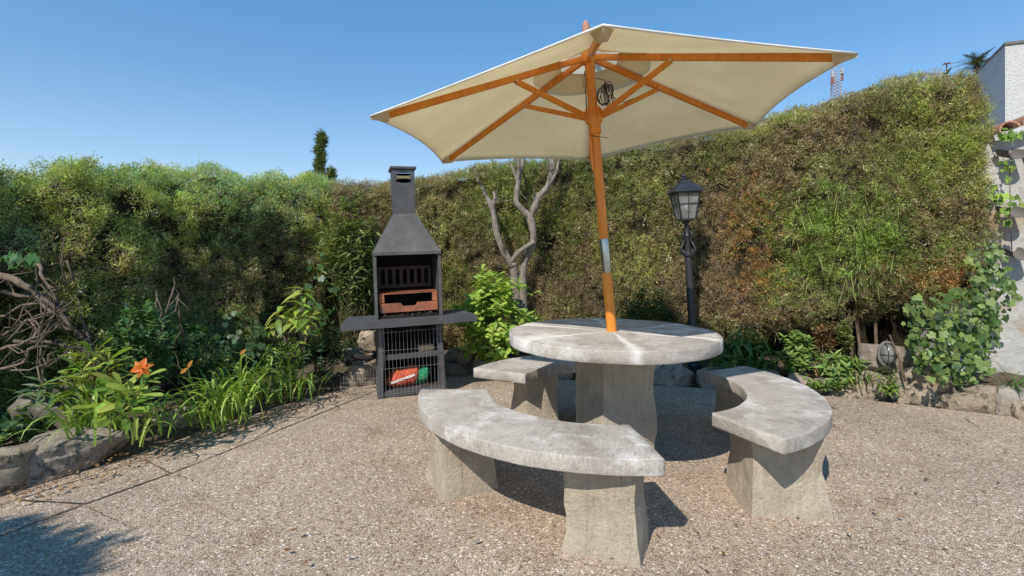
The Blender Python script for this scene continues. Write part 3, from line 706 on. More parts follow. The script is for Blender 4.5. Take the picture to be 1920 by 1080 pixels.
def put_leaves(root, items, limit=300, name='leaf'):
    "items: (mesh, world matrix, colour). The largest in view become single leaves, the rest one mass"
    o0 = Vector(root.location)
    items.sort(key=lambda it: (it[1].translation - Vector((0, 0, H))).length)
    T0 = Matrix.Translation(-o0)
    for me, m4, c in items[:limit]:
        o = link(name, me, root, mat4=T0 @ m4); o.color = (*c, 1)
    rest = items[limit:]
    if rest:
        V = []; C = []
        for me, m4, c in rest:
            mm = T0 @ m4; co = [mm @ v.co for v in me.vertices]
            for p in me.polygons:
                q = [co[i] for i in p.vertices]
                if len(q) == 4: V += [q[0], q[1], q[2], q[0], q[2], q[3]]; C += [c] * 6
                else: V += q; C += [c] * 3
        o = link('massed_leaves', raw_mesh('massed_leaves', np.array(V), 3, M['leaves'], np.array(C)), root); o['kind'] = 'stuff'
def jit(c, r, a=.25):
    k = r.uniform(1 - a, 1 + a); return (c[0] * k * r.uniform(.9, 1.12), c[1] * k, c[2] * k * r.uniform(.85, 1.15))
def stem_path(a, b, r, wob=.05, n=5, sag=0):
    a = Vector(a); b = Vector(b); d = (b - a).length
    return [a.lerp(b, i / n) + Vector((r.gauss(0, 1), r.gauss(0, 1), r.gauss(0, .5))) * wob * d * math.sin(math.pi * i / n) * .6 + Vector((0, 0, sag * math.sin(math.pi * i / n))) for i in range(n + 1)]

def rosette_shrub(name, label, base, tips, meshes, cols, r, per=9, cat='shrub', up=.55, stem_r=.005, mid=None, tilt=.5, limit=300, stem_mat='greenstem'):
    root = empty(name, base, 0, label, cat); items = []; b = Vector(base); mbs = MB()
    for tp in tips:
        tp = Vector(tp); start = b + Vector((r.gauss(0, .03), r.gauss(0, .03), -.03)); 
        path = stem_path(start - b, tp - b, r, .06)
        if len(tips) < 20 or r.random() < .16: mbs.tube(path, [stem_r * (1.3 - .9 * i / 5) for i in range(6)], 5)
        ax = (path[-1] - path[-2]).normalized(); ax = (ax + Vector((0, 0, .4))).normalized(); q = ax.to_track_quat('Z', 'Y')
        n = per + r.randint(-2, 2); ph = r.uniform(0, 6.3)
        for k in range(n):
            a = ph + k * 2.4; el = up + (k / n - .5) * tilt + r.uniform(-.15, .15)
            d = q @ Vector((math.cos(a) * math.cos(el), math.sin(a) * math.cos(el), math.sin(el)))
            pos = tp - ax * (n - k) * .006 * (1 + r.uniform(0, .6))
            items.append((r.choice(meshes), leaf_frame(pos, d, ax, r.uniform(-.3, .3), r.uniform(.7, 1.15)), jit(r.choice(cols), r)))
    mbs.build('stems', M[stem_mat], root, 180); put_leaves(root, items, limit); return root
def ball_tips(c, rad, n, r, zmin=None, shell=.55):
    out = []; c = Vector(c)
    while len(out) < n:
        d = Vector((r.gauss(0, 1), r.gauss(0, 1), r.gauss(0, 1))).normalized(); k = r.uniform(shell, 1)
        k *= .85 + .3 * mnoise.noise(d * 1.7 + c)
        p = c + Vector((d.x * rad[0] * k, d.y * rad[1] * k, d.z * rad[2] * k))
        if zmin is None or p.z > zmin: out.append(p)
    return out

R1 = random.Random(5)
big = [leaf_mesh('leaf', .15, .042, OBOV, .25, d) for d in (.1, .25, .45)]
med = [leaf_mesh('leaf', .095, .038, OBOV, .25, d) for d in (.1, .25, .4)]
med2 = [leaf_mesh('leaf', .075, .024, LANC, .3, d) for d in (.1, .3, .45)]
sml = [leaf_mesh('leaf', .042, .020, OVAL, .25, d) for d in (.1, .3)]
med3 = [leaf_mesh('leaf', .055, .024, OVAL, .25, d) for d in (.1, .3)]
lon = [leaf_mesh('leaf', .14, .026, LANC, .35, d) for d in (.3, .55, .8)]
avo = [leaf_mesh('leaf', .15, .048, LANC, .3, d) for d in (.25, .5, .75)]
ivy = [ivy_mesh('leaf', .056, s) for s in range(4)]
YG = (.36, .42, .085); MG = (.19, .30, .055); DG = (.06, .125, .04); LG = (.30, .43, .085); BG = (.085, .16, .08)

# left bed
rosette_shrub('broad_leaved_shrub', 'yellow-green shrub with whorls of long leaves left of the orange lily', P(215, 800, 2.98),
              [P(205, 672, 3.0), P(152, 690, 2.9), P(128, 712, 2.95), P(228, 722, 2.86), P(262, 735, 2.84), P(236, 760, 2.80), P(180, 720, 2.95), P(270, 705, 3.05), P(196, 748, 2.86), P(152, 735, 3.02), P(175, 660, 3.05)],
              big, [YG, YG, LG, MG], R1, 10, stem_r=.007)
rosette_shrub('glossy_shrub', 'dark glossy small-leaved shrub behind the orange lily', P(262, 740, 3.3), ball_tips(P(258, 645, 3.28), (.26, .18, .34), 120, R1, .1, .4), med3, [(.12, .22, .08), (.09, .18, .07), (.16, .26, .09), DG], R1, 9)
rosette_shrub('ivy_undergrowth', 'dark low leafy undergrowth left of the lily clumps', P(360, 720, 3.75), ball_tips(P(365, 660, 3.75), (.33, .16, .28), 60, R1, .1), sml + ivy[:1], [DG, DG, BG], R1, 6)
rosette_shrub('ground_cover', 'low dark leafy ground cover in the bottom left corner bed', P(25, 815, 2.85), ball_tips(P(28, 800, 2.85), (.20, .2, .10), 34, R1, .02), sml + ivy, [DG, MG, BG], R1, 6)
rosette_shrub('wild_seedling', 'drooping grey-green seedling above the large grey boulder', P(90, 745, 3.05), [P(88, 715, 3.0), P(62, 728, 3.0), P(112, 728, 2.98)], lon, [(.10, .17, .08), BG], R1, 6, stem_r=.004)
# tall sapling
rosette_shrub('avocado_sapling', 'tall sapling with lance-shaped bright leaves left of the barbecue', P(548, 690, 4.2),
              [P(566, 540, 4.2), P(560, 566, 4.15), P(590, 574, 4.2), P(532, 574, 4.18), P(520, 590, 4.12), P(552, 596, 4.12), P(600, 578, 4.25), P(510, 606, 4.2), P(578, 592, 4.1), P(556, 640, 4.12), P(505, 655, 4.12)],
              avo, [YG, LG, (.20, .29, .06)], R1, 7, up=.05, tilt=.7, stem_r=.006, stem_mat='twig')
rosette_shrub('grey_leaved_shrub', 'loose grey-green small-leaved shrub between sapling and barbecue', P(600, 700, 4.4), ball_tips(P(605, 650, 4.4), (.35, .2, .28), 80, R1, .1), sml, [(.10, .155, .07), (.14, .20, .09), BG], R1, 7)
rosette_shrub('grey_leaved_shrub', 'small dense shrub at the foot of the tall sapling', P(530, 720, 4.05), ball_tips(P(535, 670, 4.05), (.24, .16, .22), 55, R1, .08), sml, [MG, (.10, .16, .05), BG], R1, 7)
rosette_shrub('climbing_shrub', 'leafy climber filling the hedge corner left of the chimney', P(660, 690, 5.2), ball_tips(P(660, 470, 5.16), (.40, .14, .80), 260, R1, .3, .3), med2 + lon, [(.20, .26, .09), (.14, .2, .07), (.32, .36, .13), (.12, .19, .08)], R1, 6, stem_r=.004)
# behind the barbecue
rosette_shrub('lime_green_shrub', 'rounded bright lime-green shrub right of the barbecue', P(930, 670, 4.92), ball_tips(P(928, 592, 4.88), (.50, .36, .52), 230, R1, .10, .5), med, [(.36, .50, .09), (.42, .52, .11), (.26, .40, .07), LG], R1, 8, limit=300)
rosette_shrub('dark_leaved_shrub', 'dark green leafy shrub behind the table left of the lamp post', P(1215, 680, 4.95), ball_tips(P(1215, 580, 4.95), (.34, .2, .34), 85, R1, .2, .5), med2, [DG, BG, (.05, .13, .03)], R1, 8, up=.3)
rosette_shrub('bamboo_tuft', 'tuft of narrow bamboo-like leaves right of the lamp post', P(1400, 700, 4.62), ball_tips(P(1395, 655, 4.60), (.40, .2, .28), 85, R1, .12, .3), lon, [(.10, .18, .06), (.19, .28, .08), (.13, .22, .06)], R1, 6, up=.1)
rosette_shrub('light_green_shrub', 'small-leaved light green shrub behind the right bench', P(1490, 705, 4.5), ball_tips(P(1495, 655, 4.42), (.19, .15, .25), 110, R1, .10, .3), med3, [(.26, .34, .10), (.2, .29, .08), MG], R1, 8)
rosette_shrub('weedy_plant', 'weedy plant with mid-green leaves left of the concrete block', P(1575, 705, 4.38), ball_tips(P(1580, 690, 4.32), (.28, .15, .17), 95, R1, .10, .3), med2, [MG, (.15, .24, .07), (.24, .32, .11)], R1, 7)
rosette_shrub('weedy_plant', 'small trailing plant hanging over the stones below the oval lamp', P(1668, 720, 4.0), ball_tips(P(1668, 720, 3.98), (.09, .06, .12), 18, R1), sml, [MG, DG], R1, 7)

rosette_shrub('dead_conifer_spray', 'rust-brown dead shrub below the right hedge beside the brown trunks', P(1545, 690, 4.5), ball_tips(P(1548, 630, 4.5), (.11, .10, .22), 60, R1, .2, .2), sml, [(.34, .19, .09), (.26, .15, .08), (.30, .24, .10)], R1, 8)
rosette_shrub('olive_sprig', 'small olive-green conifer sprig in front of the brown trunks', P(1585, 690, 4.42), ball_tips(P(1584, 622, 4.42), (.09, .08, .20), 50, R1, .2, .2), sml, [(.28, .31, .10), (.2, .25, .08)], R1, 8)
# ivy over the right-hand wall
def ivy_thing(label, base, blobs, r, cols, limit=300, stems=()):
    root = empty('ivy', base, 0, label, 'ivy'); items = []
    for (px, py, d, rx, rz, n) in blobs:
        for _ in range(n):
            a = r.uniform(0, 6.283); k = math.sqrt(r.uniform(0, 1)); p = P(px + math.cos(a) * rx * k, py + math.sin(a) * rz * k, d + r.uniform(-.2, .14) - .12 * (1 - k * k))
            dr = Vector((r.gauss(0, .5), -.35 + r.gauss(0, .25), -1 + r.gauss(0, .35))); nrm = Vector((r.gauss(-.1, .6), -1, .45 + r.gauss(0, .5)))
            items.append((r.choice(ivy), leaf_frame(p, dr, nrm, r.uniform(-.5, .5), r.choice((.5, .65, .8, .95, 1.15, 1.4)) * r.uniform(.9, 1.1)), jit(r.choice(cols), r, .4)))
    mbs = MB()
    for st in stems: mbs.tube([P(*q) - Vector(base) for q in st], .004, 5)
    if stems: mbs.build('stems', M['twig'], root, 180)
    put_leaves(root, items, limit); return root
ivy_thing('broad mass of green ivy in front of the right garden wall', P(1790, 715, 4.1),
          [(1852, 500, 4.2, 42, 48, 110), (1858, 555, 4.15, 52, 48, 140), (1800, 590, 4.1, 62, 50, 190), (1770, 645, 4.05, 70, 48, 220), (1790, 688, 4.0, 72, 30, 170), (1735, 600, 4.2, 45, 50, 100), (1838, 620, 4.1, 38, 55, 110)],
          R1, [(.12, .19, .055), (.07, .125, .04), (.14, .21, .06), (.21, .28, .085)], 300, [[(1780, 720, 4.2), (1810, 620, 4.2), (1850, 480, 4.28)], [(1770, 720, 4.2), (1750, 620, 4.25), (1730, 560, 4.3)]])
ivy_thing('trailing ivy sprouting from the curved tiles of the right wall', P(1885, 480, 4.3),
          [(1884, 318, 4.25, 13, 26, 16), (1880, 375, 4.25, 20, 14, 11), (1886, 405, 4.22, 16, 20, 16), (1905, 378, 4.2, 14, 12, 8), (1900, 248, 4.2, 28, 12, 22), (1862, 355, 4.3, 8, 14, 5)], R1, [LG, MG, (.16, .24, .05)], 300,
          [[(1893, 330, 4.27), (1895, 400, 4.27), (1897, 470, 4.3)], [(1893, 330, 4.27), (1897, 290, 4.25), (1900, 255, 4.25)]])
ivy_thing('small spray of ivy leaves hanging from the left hedge', P(30, 500, 3.0), [(35, 482, 2.85, 38, 14, 16)], R1, [(.06, .15, .06), (.08, .17, .07)])
ivy_thing('dark ivy creeping up the left hedge behind the sapling', P(460, 640, 3.95), [(440, 640, 3.95, 60, 60, 50), (600, 560, 4.75, 40, 90, 50)], R1, [DG, BG, (.045, .09, .03)])

# strap-leaved clumps
def blade_mesh(L, W, bend, r, twist=.2):
    vs = []; fs = []; n = 9; a = math.radians(r.uniform(72, 84)); y = z = 0; 
    for i in range(n + 1):
        t = i / n; w = W * (.75 + .5 * min(t * 3, 1)) * (1 - t ** 3.0) / 1.25 / 2 + .0006
        vs += [(-w, y, z + .35 * w), (0, y, z), (w, y, z + .35 * w)]
        a -= bend * (.3 + 1.4 * t) / n; y += math.cos(a) * L / n; z += math.sin(a) * L / n
    for i in range(n):
        k = 3 * i; fs += [[k, k + 1, k + 4, k + 3], [k + 1, k + 2, k + 5, k + 4]]
    return MB().add(vs, fs).mesh('leaf', M['leaf'], 180)
RB = random.Random(3)
blades = [blade_mesh(1.0, .040, b, RB) for b in (.9, 1.3, 1.7, 2.1, 2.5, 2.9)]
def strap_clump(label, base, n, L, r, cols, lean=None, name='daylily_clump', spread=.05):
    root = empty(name, base, 0, label, 'daylily' if name.startswith('day') else 'plant')
    for k in range(n):
        a = r.uniform(0, 6.283) if lean is None or r.random() < .45 else lean + r.gauss(0, .7)
        o = link('leaf', r.choice(blades), root); s = L * r.uniform(.6, 1.15)
        o.location = (r.gauss(0, spread), r.gauss(0, spread), -.01); o.rotation_euler = (r.uniform(-.1, .25), r.uniform(-.12, .12), a - math.pi / 2); o.scale = (s * r.uniform(.8, 1.25), s, s)
        o.color = (*jit(r.choice(cols), r), 1)
    return root
DLC = [(.33, .45, .085), (.26, .40, .07), (.40, .50, .13), (.18, .31, .055)]
strap_clump('arching lily leaves at the front left above the long pale rock', P(165, 828, 2.86), 34, .46, R1, DLC, -2.2)
strap_clump('tangled lily leaves spilling over the small white rock', P(262, 815, 2.93), 34, .36, R1, DLC, -1.2, spread=.09)
strap_clump('large lily clump arching over the terrace edge', P(408, 790, 3.38), 80, .47, R1, DLC, -1.7, spread=.10)
strap_clump('lily clump in the middle of the left bed', P(465, 755, 3.72), 70, .47, R1, DLC, -1.3, spread=.11)
strap_clump('lily clump at the back near the sapling', P(545, 742, 4.02), 50, .46, R1, [(.17, .27, .05), (.12, .2, .04)], -1.3, spread=.12)
strap_clump('short strappy plant between right bench and concrete block', P(1605, 722, 4.25), 28, .32, R1, [(.16, .26, .05), (.11, .2, .04), (.26, .2, .09)], -1.5, 'strappy_plant', .06)
strap_clump('grassy tuft at the far right edge by the wall', P(1908, 745, 3.75), 22, .34, R1, [(.14, .21, .06), (.10, .17, .05)], 2.6, 'strappy_plant', .05)
strap_clump('dense strappy tuft just left of the concrete block', P(1640, 724, 4.14), 30, .26, R1, [(.20, .29, .07), (.14, .23, .05)], -1.4, 'strappy_plant', .07)
strap_clump('grassy tuft behind the table right of the lamp post', P(1345, 705, 4.55), 34, .34, R1, [(.15, .23, .06), (.10, .17, .05)], -1.4, 'strappy_plant', .10)
strap_clump('thin dry tuft beneath the hedge behind the right bench', P(1545, 705, 4.4), 16, .30, R1, [(.30, .22, .10), (.22, .2, .08)], None, 'strappy_plant', .05)

# orange lily flower on its stalk, plus spent buds
def lily(label, head, base, open_=True):
    root = empty('daylily_flower', base, 0, label, 'flower'); b = Vector(base); hv = Vector(head) - b
    MB().tube([(0, 0, -.02), hv * .5 + Vector((.01, 0, 0)), hv], [.005, .004, .0035], 6).build('stalk', M['leaf'], root, 180).color = (.16, .25, .05, 1)
    fac = Vector((.25, -.9, .35)).normalized(); q = fac.to_track_quat('Z', 'Y')
    if open_:
        pm = leaf_mesh('petal', .047, .040, OVAL, .35, .8, mat=M['petal']); pm2 = leaf_mesh('petal', .045, .028, OVAL, .3, .9, mat=M['petal'])
        for k in range(6):
            a = k * math.pi / 3 + .3; d = q @ Vector((math.cos(a) * .85, math.sin(a) * .85, .6))
            o = link('petal', pm if k % 2 else pm2, root, mat4=leaf_frame(hv, d, fac)); o.color = ((.86, .20, .03, 1) if k % 2 else (.80, .26, .05, 1))
        for k in range(5):
            a = k * 1.25; d = q @ Vector((math.cos(a) * .25, math.sin(a) * .25, 1)); MB().tube([hv, hv + d * .05], [.0012, .002], 5).build('stamen', M['petal'], root).color = (.8, .45, .05, 1)
    else:
        for k in range(2):
            o = link('bud', leaf_mesh('bud', .06, .024, OVAL, .6, .2, mat=M['petal']), root, mat4=leaf_frame(hv, Vector((.5 - k, -.2, .8 - k * 1.2)), fac)); o.color = (.62, .28, .06, 1)
lily('open orange lily flower standing above the left bed', P(266, 690, 2.86), P(268, 815, 2.93))
lily('withered orange lily bud on a stalk right of the open flower', P(352, 690, 3.2), P(372, 780, 3.35), False)
lily('dry brown lily bud standing at the back of the clump', P(462, 655, 3.7), P(458, 740, 3.74), False)

# bare branches in the hollow of the left hedge
br = empty('dead_branches', P(90, 640, 3.0), 0, 'tangle of bare grey branches in the hollow of the left hedge', 'branches')
RBr = random.Random(21); o0 = Vector(br.location)
def branch(pts, r0, r1, twigs=0, mat='twig', parent=br, org=o0):
    pts = [P(*q) - org for q in pts]; path = []
    for i in range(len(pts) - 1):
        for k in range(4):
            t = k / 4; path.append(pts[i].lerp(pts[i + 1], t) + Vector((RBr.gauss(0, .008), RBr.gauss(0, .008), RBr.gauss(0, .008))))
    path.append(pts[-1]); n = len(path); rad = [r0 + (r1 - r0) * i / (n - 1) for i in range(n)]
    m = MB(); m.tube(path, rad, 7)
    for _ in range(twigs):
        i = RBr.randint(1, n - 2); d = (path[i + 1] - path[i]).normalized() + Vector((RBr.gauss(0, .6), RBr.gauss(0, .5), RBr.gauss(0, .6))); d.normalize(); L = RBr.uniform(.08, .26)
        m.tube([path[i], path[i] + d * L * .5 + Vector((RBr.gauss(0, .02), 0, RBr.gauss(0, .02))), path[i] + d * L + Vector((RBr.gauss(0, .04), 0, RBr.gauss(0, .04)))], [.005, .0035, .0015], 5)
    m.build('branch', M[mat], parent, 180)
branch([(-40, 505, 3.1), (30, 525, 3.0), (85, 565, 3.0), (140, 620, 3.05)], .027, .010, 7)
branch([(-40, 545, 3.15), (60, 555, 3.1), (120, 605, 3.1), (155, 640, 3.15)], .016, .006, 7)
branch([(60, 490, 3.2), (85, 520, 3.1), (110, 580, 3.1), (150, 600, 3.2)], .012, .004, 7)
branch([(30, 640, 3.05), (90, 642, 3.0), (165, 655, 3.05)], .012, .006, 9)
branch([(-30, 665, 2.9), (60, 640, 2.9), (80, 600, 3.0)], .011, .005, 12)
branch([(-30, 705, 2.85), (40, 680, 2.85), (70, 650, 2.9), (120, 560, 3.0)], .010, .004, 12)
branch([(-20, 640, 2.9), (50, 600, 2.95), (80, 590, 3.0)], .008, .004, 12)
branch([(75, 730, 2.9), (80, 660, 2.9), (82, 590, 2.95), (70, 540, 3.0)], .006, .003, 5)
branch([(-20, 600, 3.0), (40, 575, 3.0), (110, 540, 3.05), (140, 520, 3.1)], .008, .003, 9)
branch([(10, 700, 2.85), (90, 690, 2.85), (130, 650, 2.95)], .006, .002, 6)
branch([(150, 560, 3.2), (160, 620, 3.2), (175, 660, 3.2)], .003, .010, 5)
branch([(290, 545, 3.5), (310, 600, 3.5), (300, 680, 3.6)], .003, .011, 6)
branch([(325, 520, 3.5), (330, 560, 3.5), (345, 640, 3.6)], .002, .009, 6)

# pruned bare tree standing against the back hedge
tb = P(970, 640, 5.32); tree = empty('pruned_tree', tb, 0, 'bare grey pruned tree with forked limbs against the back hedge', 'tree')
def limb(pts, rad, name='limb'):
    pp = [P(*q) - tb for q in pts]; path = []; rr = []
    for i in range(len(pp) - 1):
        for k in range(5):
            t = k / 5; p0 = pp[max(i - 1, 0)]; p1 = pp[i]; p2 = pp[i + 1]; p3 = pp[min(i + 2, len(pp) - 1)]
            path.append(.5 * ((2 * p1) + (p2 - p0) * t + (2 * p0 - 5 * p1 + 4 * p2 - p3) * t * t + (3 * p1 - p0 - 3 * p2 + p3) * t ** 3)); rr.append((rad[i] + (rad[i + 1] - rad[i]) * t) * (.78 + .20 * mnoise.noise(path[-1] * 16) + .1 * mnoise.noise(path[-1] * 40)))
    path.append(pp[-1]); rr.append(rad[-1]); MB().tube(path, rr, 10).build(name, M['bark'], tree, 180)
limb([(968, 660, 5.32), (966, 540, 5.32), (962, 492, 5.30)], [.075, .062, .055], 'trunk')
limb([(985, 660, 5.34), (980, 540, 5.32), (984, 490, 5.32), (1000, 455, 5.30), (996, 415, 5.30), (985, 398, 5.30)], [.06, .058, .05, .05, .055, .05], 'trunk')
limb([(962, 500, 5.30), (945, 472, 5.27), (932, 440, 5.27), (926, 405, 5.28), (921, 385, 5.29), (912, 368, 5.32), (902, 345, 5.37)], [.055, .045, .040, .038, .042, .028, .012])
limb([(921, 390, 5.29), (928, 375, 5.30), (926, 360, 5.32)], [.035, .03, .02])
limb([(958, 492, 5.28), (972, 474, 5.24), (988, 462, 5.24), (1000, 455, 5.27)], [.035, .036, .034, .032])
limb([(990, 405, 5.30), (975, 388, 5.28), (968, 378, 5.29), (971, 345, 5.32), (974, 315, 5.32), (966, 290, 5.32), (950, 262, 5.37)], [.05, .045, .045, .034, .030, .022, .012])
limb([(974, 330, 5.32), (982, 300, 5.32), (990, 270, 5.32)], [.026, .022, .01])
limb([(972, 345, 5.32), (962, 318, 5.32), (955, 302, 5.34)], [.022, .018, .012])
limb([(994, 408, 5.30), (1002, 390, 5.28), (1010, 370, 5.27), (1026, 350, 5.27), (1034, 318, 5.28), (1038, 280, 5.32), (1036, 255, 5.32)], [.048, .046, .044, .040, .036, .028, .014])
limb([(1026, 352, 5.27), (1042, 325, 5.26), (1048, 300, 5.26), (1060, 268, 5.22)], [.028, .024, .020, .010])
for _ in range(26):
    a = RBr.choice([(905, 350), (975, 320), (925, 380), (1030, 330), (1000, 385)]); dx, dy = RBr.gauss(0, 14), RBr.gauss(-22, 14)
    limb([(a[0], a[1], 5.29), (a[0] + dx * .6, a[1] + dy * .5, 5.24), (a[0] + dx, a[1] + dy, 5.24)], [.007, .005, .002], 'twig')

# trunks of the hedge plants seen in the gap under the right hedge
for i, (px, dx) in enumerate(((1594, 4), (1616, -5), (1640, 6))):
    d = 4.72 if px > 1400 else 4.9; q = P(px, 700, d); t = MB(); t.tube([(0, 0, -.1), (dx * .003, 0, .2), (dx * .006, .05, .62)], [.018, .015, .012], 8)
    t.build('trunk', M['bark2'], BACK_HEDGE, 180, q - BACK_HEDGE.location)

# pale upright shoots on the green part of the right hedge
sh = empty('hedge_shoots', (3.0, 4.5, .5), 0, 'pale upright shoots growing up the green part of the right hedge', 'shoots')
shoot = MB().tube([(0, 0, 0), (.004, -.01, .5), (.0, -.03, 1)], [.0045, .004, .0015], 5).mesh('shoot', M['leaf'], 180)
for k in range(46):
    px = R1.gauss(1590, 60); py = R1.uniform(380, 600); p = P(px, py, 4.52 - (px - 1590) * .0022)
    o = link('shoot', shoot, sh, loc=p - Vector((3, 4.5, .5))); L = R1.uniform(.12, .34); o.scale = (1, 1, L); o.rotation_euler = (R1.gauss(.05, .08), R1.gauss(0, .07), R1.uniform(0, 6)); o.color = (*jit((.30, .34, .12), R1), 1)

rosette_shrub('creeping_plant', 'low creeping leaves along the stones behind the right bench', P(1560, 735, 4.2), ball_tips(P(1560, 726, 4.2), (.30, .08, .07), 40, R1, .1, .2), sml, [MG, (.2, .27, .09), (.13, .2, .06)], R1, 7)
# leaf litter on the beds
def litter(name, label, fn, n, cols, r):
    V = []; C = []
    for _ in range(n):
        p = fn(r); a = r.uniform(0, 6.28); s = r.uniform(.006, .018); u = Vector((math.cos(a), math.sin(a), r.gauss(0, .25))) * s; v = Vector((-math.sin(a), math.cos(a), r.gauss(0, .3))) * s * .5
        V += [p - u, p + v, p + u, p - u, p + u, p - v]; C += [jit(r.choice(cols), r, .4)] * 6
    o = link(name, raw_mesh(name, np.array(V), 3, M['leaves'], np.array(C))); tag(o, label, 'leaf litter', kind='stuff')
def onpath(pts, w0, w1, z):
    def f(r):
        k = r.randint(0, len(pts) - 2); a = Vector((*pts[k], 0)); b = Vector((*pts[k + 1], 0)); p = a.lerp(b, r.random()); t = (b - a).normalized(); n = Vector((-t.y, t.x, 0)); p += n * r.uniform(w0, w1); p.z = z + r.uniform(0, .05); return p
    return f
LIT = [(.28, .15, .07), (.35, .22, .11), (.16, .10, .06), (.42, .30, .17), (.22, .12, .05)]
litter('leaf_litter', 'dry brown leaves scattered on the right bed by the wall', onpath([(2.4, 4.42), (3.2, 4.15), (3.9, 3.8), (4.6, 3.4)], -.02, .55, .13), 900, LIT, R1)
litter('leaf_litter', 'dry leaves and twigs scattered on the left bed', onpath([(-2.75, 2.1), (-2.45, 2.6), (-1.98, 3.7), (-1.3, 4.62), (-.6, 5.1), (1.2, 4.72)], .02, .6, .09), 900, LIT, R1)
litter('terrace_litter', 'tiny dead leaf crumbs scattered over the open terrace', onpath([(-1.2, 1.6), (.2, 1.7), (1.8, 1.8), (3.2, 3.2), (1.2, 4.3), (-.8, 4.3)], -.5, .5, .003), 170, LIT, R1)
litter('terrace_litter', 'fine dead leaf crumbs along the terrace joint at left', onpath([(-2.44, 2.4), (-2.14, 2.9), (-1.82, 3.6), (-1.3, 4.4)], -.16, .10, .004), 420, LIT, R1)

# ------------------------------------------------------------------ round table and curved benches
def rounded_profile(r0, r1, z0, z1, b=.012):
    pr = []
    for cx, cz, a0 in ((r1 - b, z0 + b, -90), (r1 - b, z1 - b, 0), (r0 + b, z1 - b, 90), (r0 + b, z0 + b, 180)):
        for k in range(4): a = math.radians(a0 + 30 * k); pr.append((cx + b * math.cos(a), cz + b * math.sin(a)))
    return pr
def add_grain(me, fn):
    at = me.attributes.new('grain', 'FLOAT_VECTOR', 'POINT'); at.data.foreach_set('vector', np.array([fn(v.co) for v in me.vertices], np.float32).ravel())

TC = Vector((.57, 2.851)); TR = .586
tbl = empty('round_table', (TC.x, TC.y, 0), 0, 'round weathered concrete table on a thick pedestal under the parasol', 'table')
prof = [(.0001, .684), (.30, .684), (TR - .012, .684), (TR - .003, .686), (TR, .690), (TR + .001, .716), (TR, .744), (TR - .002, .748), (TR - .006, .75), (TR - .014, .75), (TR * .8, .75), (TR * .55, .75), (TR * .3, .75), (.0001, .75)]
m = MB(); m.lathe(prof, n=128, cap=False)
m.v = [(x * (1 + .006 * mnoise.noise(Vector((x * 9, y * 9, 1))) + .003 * mnoise.noise(Vector((x * 30, y * 30, z * 30)))), y * (1 + .006 * mnoise.noise(Vector((x * 9, y * 9, 1)))), z + .0025 * mnoise.noise(Vector((x * 6, y * 6, 5)))) for x, y, z in m.v]
me = m.mesh('table_top', M['table'], 50)
def tgrain(co):
    # straight wood-like grain inside each cast wedge, upright marks on the rim
    a = math.atan2(co.y, co.x); k = round(a / (math.pi / 3)) * math.pi / 3; u = co.x * math.cos(k + 1.2) + co.y * math.sin(k + 1.2); v = -co.x * math.sin(k + 1.2) + co.y * math.cos(k + 1.2)
    if math.hypot(co.x, co.y) > TR - .0085: return (co.z * 4 + 9, a * TR * 1.6, 3.3)
    return (co.x, co.y, 0)
add_grain(me, tgrain); link('table_top', me, tbl)

def hewn(name, w, d, h, parent, loc, rz, seed, flare=.16, bulge=.05, twist=0, mat='leg'):
    "rough-hewn tapering block: near-square section that spreads towards the foot"
    n, lv = 48, 16; vs = []; fs = []; off = Vector((seed * 7.3, seed * 3.1, seed * 1.7))
    for i in range(lv + 1):
        t = i / lv; z = h * t; s = 1 + flare * (1 - t) ** 2.2 - .035 * math.sin(t * 3.1); tw = twist * (1 - t)
        for k in range(n):
            a = 2 * math.pi * k / n; ca, sa = math.cos(a), math.sin(a); e = 40.0
            r = (abs(ca) ** e + abs(sa) ** e) ** (-1 / e); x, y = r * ca * w / 2 * s, r * sa * d / 2 * s
            # chipped corners that wander up the edges
            cw = abs(math.sin(2 * a)) ** 4; ch = mnoise.noise(Vector((round(a / (math.pi / 2) - .5) * 5.0, z * 5.5, seed))) * .5 + .5
            k1 = 1 - cw ** 2 * (.012 + .26 * max(0, ch - .42) * math.sin(math.pi * min(1, .12 + t))); q = Vector((x, y, z)); nn = 1 + .06 * mnoise.noise(q * 6 + off) + .03 * mnoise.noise(q * 17 + off)
            x, y = x * k1 * nn, y * k1 * nn; vs.append((x * math.cos(tw) - y * math.sin(tw), x * math.sin(tw) + y * math.cos(tw), z - (.0 if i else .01)))
    for i in range(lv):
        for k in range(n): k2 = (k + 1) % n; fs.append([i * n + k, i * n + k2, (i + 1) * n + k2, (i + 1) * n + k])
    fs += [list(range(n))[::-1], [lv * n + k for k in range(n)]]
    o = MB().add(vs, fs).build(name, M[mat], parent, 34); o.location = loc; o.rotation_euler = (0, 0, rz); return o
hewn('pedestal', .35, .35, .683, tbl, (.01, 0, 0), .35, 3, .07, .03)

